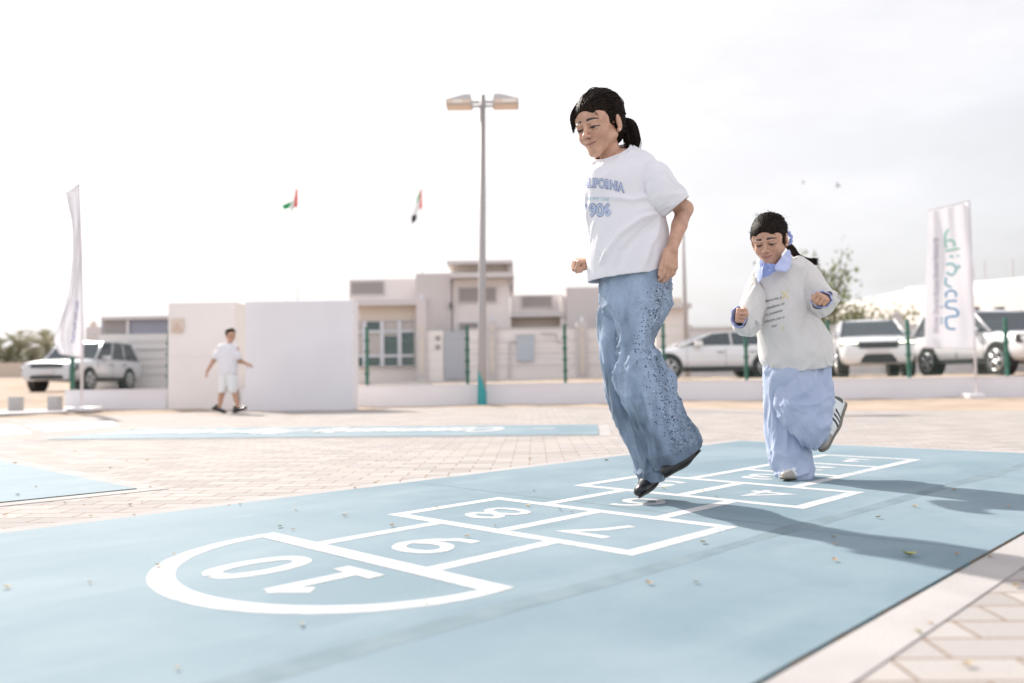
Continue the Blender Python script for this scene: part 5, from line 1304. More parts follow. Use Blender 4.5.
    for key in PM:
        m = MB()
        for kk, P in strokes:
            if kk != key: continue
            Q = catmull(np.array(P, float), np.linspace(0, len(P) - 1, 8 * (len(P) - 1) + 1)) if len(P) > 2 else np.array(P, float)
            W3 = []
            for x, y in Q:
                t = (y - 206) / 143; xl, yl, xr, yr = ol(t); u = (x - xl) / (xr - xl); W3.append(onflag(ol, wv, Yr, u, t + .0, .006))
            m.tube(W3, .019, 6)
        m.wbuild('lettering', PM[key], cl, True)
    m = MB()
    for i, y in enumerate(np.arange(236, 331, 6.2)):
        hh = 4.2; x = 934.0
        for (p, q) in (((0, 0), (4, 0)), ((4, 0), (4, hh)), ((0, hh), (4, hh)) if i % 3 else ((0, 0), (0, hh)), ((2, 0), (2, hh)) if i % 2 else ((0, hh / 2), (4, hh / 2))):
            W3 = []
            for (a, c) in (p, q):
                t = (y + c - 206) / 143; xl, yl, xr, yr = ol(t); W3.append(onflag(ol, wv, Yr, (x + a - xl) / (xr - xl), t, .004))
            m.tube(W3, .008, 4)
    m.wbuild('small_lettering', mat('banner_grey', (.52, .50, .58), .7), cl, True)
    # left banner, blown sideways
    Yl = 15.4; bl = at(81.5, 409, Yl)
    b = empty('banner_flag', (float(bl[0]), Yl, 0), label='narrow white feather banner twisted by the wind on the left', cat='banner', group='event banners')
    tp = at(79.5, 183, Yl)
    m = MB(); m.tube([bl + np.array([0, 0, -.1]), at(82.5, 340, Yl), at(81.5, 250, Yl), tp], [.026, .024, .02, .014], 10); m.tube([tp, at(64.5, 193.5, Yl)], .012, 8); m.wbuild('pole', PO, b, True)
    m = MB(); m.box(bl[0] - .25, bl[0] + .31, Yl - .2, Yl + .2, 0, .085, bev=.03); m.wbuild('base', BW, b)
    LX = np.array([[65, 193], [72, 230], [70.5, 270], [66, 300], [59, 322], [54, 340], [59, 354]], float)
    def ol2(t):
        q = catmull(LX, np.array([t * 6]))[0]; yr = 183 + (358 - 183) * t; return (q[0], q[1], 80.0 + 2.2 * min(1, t * 1.2), yr)
    wv2 = lambda u, t: .13 * math.sin(u * 8 + t * 5) * (1 - u * .6) + .04 * math.sin(u * 19 - t * 7) * (1 - u)
    cl, _ = cloth(ol2, Yl, 40, 70, wv2, parent=b)
    m = MB()
    for i, y in enumerate(np.arange(298, 340, 3.4)):
        x = 76.5 - (y - 298) * .12 + (i % 3) * .4
        P = [(x, y), (x + 1.4, y + .8), (x + .6, y + 2.2)]; W3 = []
        for a, c in P:
            t = (c - 187) / 171; xl, yl, xr, yr = ol2(t); W3.append(onflag(ol2, wv2, Yl, (a - xl) / (xr - xl), t, .006))
        m.tube(W3, .013, 5)
    m.wbuild('lettering', mat('banner_navy', (.22, .22, .45), .7), cl, True)
def build_national_flags():
    Rd = mat('flag_red', (.65, .05, .04), .7); Gn = mat('flag_green', (.02, .35, .13), .7); Wh = mat('flag_white', (.75, .75, .75), .7); Bk = mat('flag_black', (.02, .02, .02), .7)
    PO = mat('pale_pole', (.40, .40, .42), .5)
    def fl(px, ptop, Y, quads, lab):
        p0 = at(px, ptop, Y); gz = float(gheight(p0[0], Y))
        f = empty('flagpole', (float(p0[0]), Y, gz), label=lab, cat='flagpole', group='flagpoles with small flags')
        m = MB(); m.tube([(p0[0], Y, gz - .2), (p0[0], Y, p0[2])], [.06, .035], 8); m.wbuild('pole', PO, f, True)
        c = empty('flag', (float(p0[0]), Y, float(p0[2]))); child_world(c, f); c.parent = f; c.matrix_parent_inverse = parent_world(f).inverted()
        for nm, mt_, poly in quads:
            # each colour field as a gently wavy sheet
            P = [np.array([px + (q[0] - px) * 1.2, ptop + (q[1] - ptop) * 1.1]) for q in poly]; m = MB(); n = 8; V = []
            for j in range(n + 1):
                for i in range(n + 1):
                    u, v = i / n, j / n; q = (P[0] * (1 - u) + P[1] * u) * (1 - v) + (P[3] * (1 - u) + P[2] * u) * v
                    V.append(at(q[0], q[1], Y + .25 * math.sin(q[0] * .55 + q[1] * .12)))
            V2 = [v + np.array([0, .015, 0]) for v in V]; k = n + 1
            F = [(j * k + i, (j + 1) * k + i, (j + 1) * k + i + 1, j * k + i + 1) for j in range(n) for i in range(n)]
            m.add(V + V2, F + [tuple(q + len(V) for q in f_[::-1]) for f_ in F]); m.wbuild(nm, mt_, c, True)
    fl(297.5, 186, 70, [('red_band', Rd, [(295.5, 190), (297.6, 187), (297.8, 205), (294.5, 206)]), ('white_band', Wh, [(293, 199), (295.5, 193), (294.5, 206), (290.5, 211)]),
        ('green_band', Gn, [(284.3, 203.5), (293, 199.5), (290.8, 206), (286, 208)]), ('black_band', Bk, [(293.8, 207), (295, 205), (293, 212.5), (290.5, 217)])], 'thin flagpole with a small red green white and black flag, left of the two')
    fl(421.5, 184, 70, [('red_band', Rd, [(420.4, 189), (421.7, 187), (422.2, 206), (419.8, 207)]), ('green_band', Gn, [(417.5, 197), (420.5, 189), (419.8, 197), (416.5, 203)]),
        ('white_band', Wh, [(416.5, 203), (419.9, 198), (419.5, 209), (413.5, 213)]), ('black_band', Bk, [(413, 213), (418, 211), (417.3, 217), (413.2, 221)])], 'thin flagpole with a small red green white and black flag, right of the two')
    # bird pair
    BM = mat('bird_grey', (.28, .26, .28), .8)
    for px, py, s_, lab in ((803.5, 183, 1.0, 'small dark bird flying in the sky, left of the pair'), (838, 186.5, 1.3, 'small bird with raised wing flying in the sky, right of the pair')):
        p = at(px, py, 60); m = MB()
        b = [(-.16, 0, 0), (-.05, 0, .02), (.1, 0, .02), (.2, 0, 0)]; m.tube(b, [.015, .05, .045, .01], 8)
        m.add([(-.05, 0, .02), (.08, 0, .02), (.02, -.22, .12 * s_), (-.10, -.36, .16 * s_), (-.08, -.2, .1)], [(0, 1, 2, 4), (4, 2, 3)]); m.add([(-.05, 0, .02), (.08, 0, .02), (.02, .22, .14 * s_), (-.10, .36, .22 * s_), (-.08, .2, .1)], [(0, 4, 2, 1), (4, 3, 2)])
        o = m.build('bird', BM, None, True, label=lab, cat='bird', group='flying birds'); o.location = p.tolist(); o.scale = (s_ * .8,) * 3; o.rotation_euler = (0, 0, 2.4)
# ================================================================== BUILDINGS
def Bx(px0, py0, px1, py1, Y, depth, zb=None):
    a = at(px0, py0, Y); b = at(px1, py1, Y)
    x0, x1 = sorted((a[0], b[0])); z0, z1 = sorted((a[2], b[2]))
    return x0, x1, Y, Y + depth, (z0 if zb is None else zb), z1
def build_villa():
    CW = mat('villa_cream', (.80, .74, .705), .85, col2=(.77, .71, .68), vscale=.8, bump=.1, bscale=30)
    GW = mat('villa_taupe', (.60, .55, .54), .85, col2=(.57, .525, .515), vscale=.8); SL = mat('villa_slab', (.60, .56, .55), .85)
    VT = mat('vent_panel', (.36, .33, .315), .8, bump=.3, bscale=20); GL = mat('window_glass', (.05, .09, .08), .12, spec=.8); FR = mat('window_frame', (.62, .63, .68), .5); CR = mat('villa_warm', (.66, .58, .50), .85)
    Yv = 38
    v = empty('villa', (-2, Yv, .4), label='two-storey beige villa with a central tower behind the boundary wall', cat='house')
    zb = .3
    def box(nm, mt, b, parent=v, bev=0.0):
        m = MB(); m.box(*b, bev=bev); return m.wbuild(nm, mt, parent)
    def win(b, parent=v, louv=True, nm='window', glass=VT):
        x0, x1, y0, y1, z0, z1 = b; t = .07
        m = MB()
        for q in ((x0, x1, z0 - t, z0), (x0, x1, z1, z1 + t), (x0 - t, x0, z0 - t, z1 + t), (x1, x1 + t, z0 - t, z1 + t)): m.box(q[0], q[1], y0 - .06, y0 + .0, q[2], q[3])
        f = m.wbuild(nm, SL, parent)
        m = MB(); m.box(x0, x1, y0 - .02, y0 - .003, z0, z1)
        if louv:
            for zz in np.arange(z0 + .06, z1, .14): m.box(x0, x1, y0 - .045, y0 - .021, zz, zz + .05)
        m.wbuild('louvre' if louv else 'pane', glass, f); return f
    # left wing
    box('wall', CW, Bx(351, 300, 418, 380, 37.6, 8, zb)); box('parapet', CW, Bx(349, 279.3, 416, 303.6, 38.6, 6)); box('eave', SL, Bx(343, 300.2, 426.5, 304.6, 37.0, 2))
    win(Bx(351.5, 282.5, 383.5, 293.8, 38.58, .1)); box('wall', CR, Bx(360, 305, 416, 322, 37.58, .1))
    g = Bx(349, 322, 414.5, 365.5, 37.5, .05); f = win((g[0], g[1], 37.55, 37.6, g[4], g[5]), louv=False, glass=GL)
    m = MB()
    for px in (364.8, 382.3, 399.8): a = at(px, 340, 37.5); m.box(a[0] - .09, a[0] + .09, 37.44, 37.48, g[4], g[5])
    for py in (331.5, 356): a = at(380, py, 37.5); m.box(g[0], g[1], 37.445, 37.475, a[2] - .06, a[2] + .06)
    m.wbuild('mullions', FR, f)
    cur = mat('curtain', (.50, .46, .44), .9); m = MB()
    for pa, pb, ya, yb in ((349, 364, 322, 356), (365.5, 381.5, 333, 356), (383, 399, 322, 331), (400, 414, 322, 331), (383, 399, 333, 336)): q = Bx(pa, ya, pb, yb, 37.525, .004); m.box(*q)
    m.wbuild('curtain', cur, f)
    # taupe block, tower, right wing
    box('wall', GW, Bx(415.5, 273.5, 452, 380, 37.2, 8, zb)); box('wall', CW, Bx(452, 276, 510.5, 380, 37.4, 8, zb), bev=.03)
    box('eave', SL, Bx(450, 272.8, 514, 276.8, 36.6, 9)); box('lantern', CR, Bx(453, 264, 508.5, 273, 37.6, 6)); box('roof', SL, Bx(446.5, 260.6, 513, 263.2, 36.9, 8)); box('eave_end', GW, Bx(508, 264, 513.4, 284, 37.3, 3))
    win(Bx(459, 288.5, 495.5, 301.3, 37.38, .1)); win(Bx(460, 323.8, 482, 330, 37.38, .1)); box('lantern_vent', mat('villa_warm2', (.58, .50, .42), .85), Bx(465, 270.3, 492, 272.6, 37.55, .1))
    box('wall', CW, Bx(510.5, 295.3, 567, 312, 38.6, 6)); box('eave', SL, Bx(510.5, 312, 566, 316.3, 37.4, 3)); box('wall', CR, Bx(510.5, 316, 566, 380, 38.2, 6, zb)); win(Bx(522.5, 296.8, 551.5, 306.5, 38.58, .1))
    box('wall', GW, Bx(566, 287.6, 640, 380, 37.2, 8, zb)); box('wall', CW, Bx(560, 296, 566, 330, 37.5, 3))
    # wall lights
    for px, py in ((421.5, 308),): q = Bx(px - 3.5, py - 3.5, px + 3.5, py + 3.5, 37.1, .1); box('wall_light', FR, q)
    q = Bx(449.5, 303, 452.5, 308, 37.0, .2); box('floodlight', mat('dark_grey', (.10, .10, .10), .5), q)
    # boundary wall
    Yw = 35.5
    w = empty('boundary_wall', (2, Yw, .4), label='beige panelled boundary wall with pillars and grey gate before the villa', cat='wall')
    def wb(nm, mt, b, bev=0): m = MB(); m.box(*b, bev=bev); return m.wbuild(nm, mt, w)
    x0 = at(427, 330, Yw)[0]; x1 = at(692, 330, Yw)[0]; zt = at(560, 329, Yw)[2]
    wb('wall', CW, (x0, at(443, 330, Yw)[0], Yw, Yw + .2, zb, zt)); wb('wall', CW, (at(466, 330, Yw)[0], x1, Yw, Yw + .2, zb, zt)); wb('coping', SL, (at(466, 330, Yw)[0], x1, Yw - .03, Yw + .23, zt, zt + .08))
    g = Bx(444, 331.5, 465.5, 379, Yw + .02, .08); gt = wb('gate', mat('gate_grey', (.42, .42, .45), .5, metal=.1), g)
    for a, b, top in ((416.5, 427, 300), (486.5, 497.5, 321), (576.5, 588, 322)):
        q = Bx(a, top, b, 380, Yw - .15, .5, zb); wb('pillar', GW, q)
        q = Bx(a + 3.2, top + (38 if top == 300 else 14), b - 3.2, 374, Yw - .19, .03); wb('pillar_panel', CR, q)
        q = Bx(a + 3.2, top + (26 if top == 300 else 6), b - 3.2, top + (33 if top == 300 else 10), Yw - .19, .03); wb('pillar_panel', CR, q)
        q = Bx((a + b) / 2 - 1.4, top - 5.5, (a + b) / 2 + 1.4, top, Yw - .02, .2); wb('pillar_lamp', FR, q, .02)
    m = MB()
    for py in (341, 353, 365): a = at(560, py, Yw)[2]; m.box(at(466, 330, Yw)[0], x1, Yw - .012, Yw - .002, a - .025, a + .025)
    m.wbuild('wall_joint', SL, w)
    q = Bx(516.5, 334.5, 534, 361, Yw - .12, .1); wb('meter_cabinet', mat('cabinet_blue', (.46, .49, .54), .5), q); q = Bx(516, 334, 534.5, 335.2, Yw - .14, .12); wb('meter_hood', SL, q)
    m = MB(); p = [at(516, 341.5, Yw - .06), at(509.7, 341.5, Yw - .06), at(509.7, 377, Yw - .06)]; m.tube(p, .05, 8); m.tube([at(541, 333, Yw - .06), at(556, 333.5, Yw - .06), at(556.5, 341, Yw - .06), at(562, 341.5, Yw - .06)], .04, 8); m.wbuild('pipe', SL, w)
    m = MB()
    for py in (338, 347): q = Bx(435.5, py - 2, 440, py + 2.2, Yw - .05, .04); m.box(*q)
    m.wbuild('intercom', mat('intercom', (.30, .28, .26), .5), w)
    # kerb in front of the villa
    m = MB(); m.box(at(361, 379, 33)[0], at(640, 379, 33)[0], 32.6, 34.5, .2, .50); o = m.build('pavement', mat('kerb_pale', (.55, .52, .50), .85), kind='structure')
    q = Bx(377, 377.4, 432, 383, 30, 2); m = MB(); m.box(q[0], q[1], 28, 31, .2, .42); m.build('pavement', mat('kerb_pale'), kind='structure')
def build_left_building():
    Y = 34
    GB = mat('slate_cladding', (.30, .30, .35), .7); CW = mat('garage_white', (.74, .70, .68), .8, bump=.1, bscale=20)
    b = empty('outbuilding', (-14, Y, .3), label='low pale garage building with grey cladding and louvres behind the silver off-roader', cat='building')
    def box(nm, mt, q): m = MB(); m.box(*q); return m.wbuild(nm, mt, b)
    box('wall', CW, Bx(98.5, 334.5, 190, 392, Y, 5, .2)); box('cladding', GB, Bx(101.5, 317.6, 190, 334.3, Y + .3, 4)); box('roof', mat('villa_slab'), Bx(101, 316.5, 190, 318.6, Y + .1, 5))
    m = MB()
    for px in np.arange(104, 126.5, 1.9): q = Bx(px, 319.5, px + .9, 333.5, Y + .25, .04); m.box(*q)
    m.wbuild('louvre', mat('vent_panel'), b); q = Bx(103.5, 319, 127, 334, Y + .285, .01); box('vent', mat('villa_taupe'), q); box('mullion', CW, Bx(126.5, 318.6, 128.6, 334.3, Y + .2, .05))
    m = MB()
    for py in (348.5, 349.6): q = Bx(128, py, 190, py + .5, Y - .03, .028); m.box(*q)
    for py in (341, 358, 366, 374): q = Bx(128, py, 190, py + .4, Y - .02, .018); m.box(*q)
    m.wbuild('wall_joint', mat('villa_slab'), b)
    q = Bx(86, 327, 99.5, 345, Y + 3, 2, .2)
    o = empty('water_tower', (float((q[0] + q[1]) / 2), Y + 4, .3), label='small beige block tower with a domed cap left of the garage', cat='tower')
    m = MB(); m.box(*q); m.wbuild('wall', mat('villa_taupe'), o)
    c = at(93.5, 324.5, Y + 4); m = MB(); m.tube([c + np.array([0, 0, -.2]), c, c + np.array([0, 0, .12]), c + np.array([0, 0, .2])], [.14, .16, .1, .02], 10); m.wbuild('cap', mat('villa_warm', ), o, True)
    # sand coloured wall before the palms
    m = MB(); a = at(-60, 375, 60); z = at(20, 362.5, 60)[2]; m.box(a[0], at(64, 370, 60)[0], 60, 60.4, .8, z); o = m.build('garden_wall', mat('sand_wall', (.60, .50, .41), .9), label='long sand-coloured garden wall below the date palms', cat='wall')
def build_right_buildings():
    CW = mat('villa_cream'); WH = mat('warehouse_white', (.62, .58, .555), .8); SL = mat('villa_slab'); CR = mat('fascia_cream', (.60, .51, .42), .8)
    # long white building running away to the left
    b = empty('warehouse', (22, 40, .4), label='long white low building with a cream fascia beyond the parked cars', cat='building')
    P0 = at(1060, 271.5, 30); P1 = at(905, 288, 46); P2 = at(862, 295.5, 52)
    def face(pts, th, mt, nm, off=0):
        # vertical band through (px,Y,ztop,zbot)
        V = []
        for x, y, zt, zb_ in pts: V += [(x, y + off, zb_), (x, y + off, zt), (x + .0, y + th, zb_), (x, y + th, zt)]
        n = len(pts); F = []
        for i in range(n - 1):
            a, c = 4 * i, 4 * i + 4; F += [(a, c, c + 1, a + 1), (a + 2, a + 3, c + 3, c + 2), (a + 1, c + 1, c + 3, a + 3), (a, a + 2, c + 2, c)]
        F += [(0, 1, 3, 2), (4 * n - 4, 4 * n - 2, 4 * n - 1, 4 * n - 3)]
        m = MB(); m.add(V, F); o = m.wbuild(nm, mt, b); fix_normals(o.data); return o
    X = lambda px, Y: float(at(px, 300, Y)[0]); Z = lambda px, py, Y: float(at(px, py, Y)[2])
    pts = [(X(862, 52), 52, Z(862, 299, 52), .3), (X(905, 46), 46, Z(905, 290.5, 46), .3), (X(1070, 30), 30, Z(1070, 277, 30), .3)]
    face(pts, 8, WH, 'wall')
    pts2 = [(X(905, 46), 46, Z(905, 289.5, 46), Z(905, 298, 46)), (X(1070, 30), 30, Z(1070, 275.5, 30), Z(1070, 289, 30))]; face(pts2, 0, CR, 'fascia', -.25)
    pts3 = [(X(905, 46), 46, Z(905, 288.3, 46), Z(905, 290, 46)), (X(1070, 30), 30, Z(1070, 274, 30), Z(1070, 276.5, 30))]; face(pts3, 0, SL, 'roof_edge', -.4)
    m = MB()
    for px, Y in ((985, 37.5), (1013, 35), (974, 38.6)): p = at(px, 279, Y + 1); m = MB(); m.tube([p, p + np.array([0, 0, .9 if px > 980 else .6])], .03, 6); m.wbuild('roof_rod', SL, b)
    pass
    m = MB()
    for px, Y in ((985, 38.0), (1003, 36.2), (1020, 34.5)): p = at(px, 290 - (px - 985) * .085, Y - .5); m.box(p[0] - .06, p[0] + .06, p[1] - .1, p[1] + .25, p[2] - .2, p[2] + .15)
    m.wbuild('fascia_bracket', SL, b)
    # grey boundary wall across the right
    w = empty('boundary_wall', (12, 33, .4), label='grey block boundary wall behind the parked cars on the right', cat='wall')
    BWm = mat('block_wall', (.64, .60, .585), .9, col2=(.60, .56, .545), vscale=1.5); zt = Z(800, 327.5, 33)
    m = MB(); m.box(X(690, 33), 34, 33, 33.25, .2, zt); m.wbuild('wall', BWm, w); m = MB(); m.box(X(690, 33), 34, 32.96, 33.29, zt, zt + .07); m.wbuild('coping', BWm, w)
    m = MB()
    for zz in np.arange(.7, zt, .42): m.box(X(690, 33), 34, 32.985, 32.998, zz, zz + .03)
    m.wbuild('wall_joint', SL, w)
    for px in (897, ):
        m = MB(); x = X(px, 33); m.box(x - .55, x + .55, 32.8, 33.4, .2, Z(px, 326, 33)); m.box(x - .36, x + .36, 32.85, 33.35, Z(px, 326, 33), Z(px, 321, 33)); m.box(x - .16, x + .16, 32.95, 33.25, Z(px, 321, 33), Z(px, 315, 33)); m.box(x - .22, x + .22, 32.9, 33.3, Z(px, 315, 33), Z(px, 313.5, 33)); m.tube([(x, 33.1, Z(px, 313.5, 33)), (x, 33.1, Z(px, 310.5, 33))], [.1, .05], 8); m.wbuild('pillar', BWm, w)
    for px in (1000, 975):
        m = MB(); p = at(px, 307, 33.1); m.box(p[0] - .14, p[0] + .14, 33, 33.3, zt, p[2]); m.wbuild('pillar_lamp', mat('dark_grey', (.10, .10, .10), .5), w)
    # house corner between the girls + thin lamp pole
    h = empty('gatehouse', (6.3, 33.5, .4), label='small beige gatehouse with a flat overhanging roof behind the saloon car', cat='building')
    for nm, mt, q in (('wall', CW, Bx(655, 307, 690, 380, 33.5, 3, .3)), ('roof', SL, Bx(650, 303.5, 692, 307.6, 33.0, 4)), ('roof_cap', mat('villa_warm'), Bx(660, 298, 682, 303.5, 34, 2))):
        m = MB(); m.box(*q); m.wbuild(nm, mt, h)
    p = at(683, 200, 30); m = MB(); m.tube([(p[0], 30, .3), (p[0] - .05, 30, p[2])], [.09, .05], 10); ld = empty('street_lamp', (float(p[0]), 30, .35), label='slender grey pole rising behind the jumping girl', cat='street lamp'); m.wbuild('pole', mat('galvanised'), ld, True)
    m = MB(); m.box(p[0] - .55, p[0] - .02, 29.93, 30.07, p[2] - .02, p[2] + .05, bev=.01); m.wbuild('lamp_head', mat('lamp_housing'), ld)
    # overhead cable
    m = MB(); a, c = at(858, 300, 45), at(930, 286, 42); pts = [a * (1 - t) + c * t + np.array([0, 0, -.25 * math.sin(PI * t)]) for t in np.linspace(0, 1, 14)]; m.tube(pts, .035, 5); m.build('cable', SL, None, True, label='thin cable running up to the long white building', cat='cable')
def build_blocks():
    BG = mat('grey_block', (.46, .44, .42), .95, bump=.4, bscale=40)
    for px, lab in ((16, 'small grey concrete block on the sand, the one nearer the left edge'), (55, 'small grey concrete block on the sand, next to the low wall end')):
        a = at(px, 409.5, 15.0); m = MB(); m.box(-.095, .095, -.1, .1, 0, .30, bev=.012); o = m.build('concrete_block', BG, None, label=lab, cat='block', group='grey blocks by the car park'); o.location = (float(a[0]), 15.0, .0); o.rotation_euler = (0, 0, .1)
    m = MB(); m.prism([(-16, 13.2), (-8.4, 12.9), (-7.7, 14.2), (-8.6, 15.95), (-12, 15.2), (-16, 14.4)], .01, .045); o = m.build('footpath', mat('path_concrete', (.46, .44, .44), .85, spec=.1, col2=(.52, .49, .49), vscale=2), kind='structure'); fix_normals(o.data)
    pass
# ================================================================== VEGETATION
def palm(x, y, z, h, fr, seed, lab):
    r = random.Random(seed); t = empty('palm_tree', (x, y, z), label=lab, cat='palm tree', group='date palms beyond the garden wall')
    m = MB(); pts = [(0, 0, -.2), (.05, 0, h * .5), (0, 0, h)]; m.tube(pts, [.26, .2, .22], 10)
    for k in range(int(h / .12)): m.tube([(0, 0, k * .12), (0, 0, k * .12 + .06)], [.25, .22], 10)
    m.build('trunk', mat('palm_trunk', (.16, .12, .09), .95), t, True)
    m = MB()
    for k in range(38):
        a = r.uniform(0, 2 * PI); el = r.uniform(-.2, 1.35); L = fr * r.uniform(.8, 1.1)
        P = []
        for i in range(9):
            u = i / 8; rr = L * (math.sin(el) * 0 + math.cos(el) * u * (1 - .12 * u) + .12 * u); zz = h + L * (math.sin(el) * u - .55 * u * u * (1.1 - .3 * el))
            P.append(np.array([math.cos(a) * rr, math.sin(a) * rr, zz]))
        m.tube(P, [.025] * 9, 4, cap=False)
        side = np.array([-math.sin(a), math.cos(a), 0])
        for i in range(26):
            u = (i + 1) / 27; q = catmull(np.array(P), np.array([u * 8]))[0]; q2 = catmull(np.array(P), np.array([min(8, u * 8 + .4)]))[0]; d = nrm(q2 - q)
            ll = fr * .24 * math.sin(PI * min(.97, u * .85 + .12))
            for s_ in (-1, 1):
                e = q + (side * s_ * .8 + d * .7 + np.array([0, 0, r.uniform(-.1, .25)])) * ll; w = d * .028
                m.add([q - w, q + w, e], [(0, 1, 2)])
    m.build('crown', mat('palm_frond', (.34, .33, .22), .8, col2=(.44, .41, .28), vscale=2), t)
def leafy(x, y, z, h, r_, n, seed, lab, sparse=.5, spread=(1, 1, 1), name='tree', grp='trees behind the boundary wall', cat='tree'):
    r = np.random.default_rng(seed); t = empty(name, (x, y, z), label=lab, cat=cat, group=grp)
    m = MB(); tips = []
    def br(p, d, L, rad, lv):
        q = [p]; dd = d
        for i in range(4):
            dd = nrm(dd + r.normal(0, .16, 3) + np.array([0, 0, .05])); q.append(q[-1] + dd * L / 4)
        m.tube(q, list(np.linspace(rad, rad * .55, 5)), 6, cap=False)
        if lv == 0: tips.extend(q[2:]); return
        for k in range(4 if lv > 1 else 3):
            a = r.uniform(0, 2 * PI); nd = nrm(dd * .6 + np.array([math.cos(a) * spread[0], math.sin(a) * spread[1], r.uniform(0, .7) * spread[2]]) * .8)
            br(q[r.integers(2, 5)], nd, L * r.uniform(.55, .8), rad * .55, lv - 1)
    br(np.array([0, 0, -.2]), np.array([0, 0, 1.]), h * .42, h * .022, 3)
    m.build('trunk', mat('bark', (.14, .11, .08), .9), t, True)
    V, F = [], []
    tips = np.array(tips); k = len(V)
    sel = tips[r.random(len(tips)) < sparse]
    for p in sel:
        for i in range(n):
            c = p + r.normal(0, r_, 3); a = nrm(r.normal(0, 1, 3)); b = nrm(np.cross(a, r.normal(0, 1, 3))); s_ = r.uniform(.06, .13)
            j = len(V); V += [c - a * s_, c + b * s_ * .5, c + a * s_, c - b * s_ * .5]; F.append((j, j + 1, j + 2, j + 3))
    m = MB(); m.add(V, F); m.build('crown', mat('leaf_olive', (.16, .20, .07), .7, col2=(.26, .28, .12), vscale=1.5), t)
def build_plants():
    z = float(at(10, 364, 63)[2]) - .8
    for i, (px, h, fr) in enumerate(((-8, 1.5, 2.6), (19, 1.8, 2.7), (-22, 1.6, 2.6), (46, 1.9, 2.8), (60, 1.3, 2.4), (34, 1.0, 2.3), (5, 1.1, 2.3), (72, 1.2, 2.3))):
        p = at(px, 370, 63 + (i % 3) * 1.5); 
        labs = ['date palm at the far left edge of the row', 'tallest date palm with a visible trunk, left of the feather banner', 'date palm partly cut by the left edge', 'date palm just left of the feather banner', 'date palm behind the feather banner', 'low bushy date palm between two taller ones', 'low date palm near the left edge', 'low date palm right of the feather banner pole']
        palm(float(p[0]), float(p[1]), z, h * 1.0, fr, i + 3, labs[i])
    p = at(843, 330, 36); leafy(float(p[0]), 36, .4, 5.6, .30, 22, 31, 'sparse olive-green tree right of the sweatshirt girl', .42, (1.25, 1, .9))
    p = at(818, 330, 37); leafy(float(p[0]), 37, .4, 7.4, .28, 20, 8, 'tall thin tree with bare twigs behind the sweatshirt girl', .36, (.8, 1, 1))
    p = at(864, 330, 36.5); leafy(float(p[0]), 36.5, .4, 4.9, .28, 20, 44, 'low sparse tree with open branches right of the two olive-green trees', .45, (1.4, 1, .7))
    p = at(722, 330, 36); leafy(float(p[0]), 36, .4, 2.5, .16, 26, 12, 'small leafy shrub above the boundary wall between the girls', .5, (1.3, 1, .5), 'shrub', 'shrubs over the boundary wall', 'shrub')
    p = at(1018, 330, 35); leafy(float(p[0]), 35, .4, 3.3, .22, 30, 14, 'green tree top at the right edge above the parked car', .6, (.8, 1, .6))
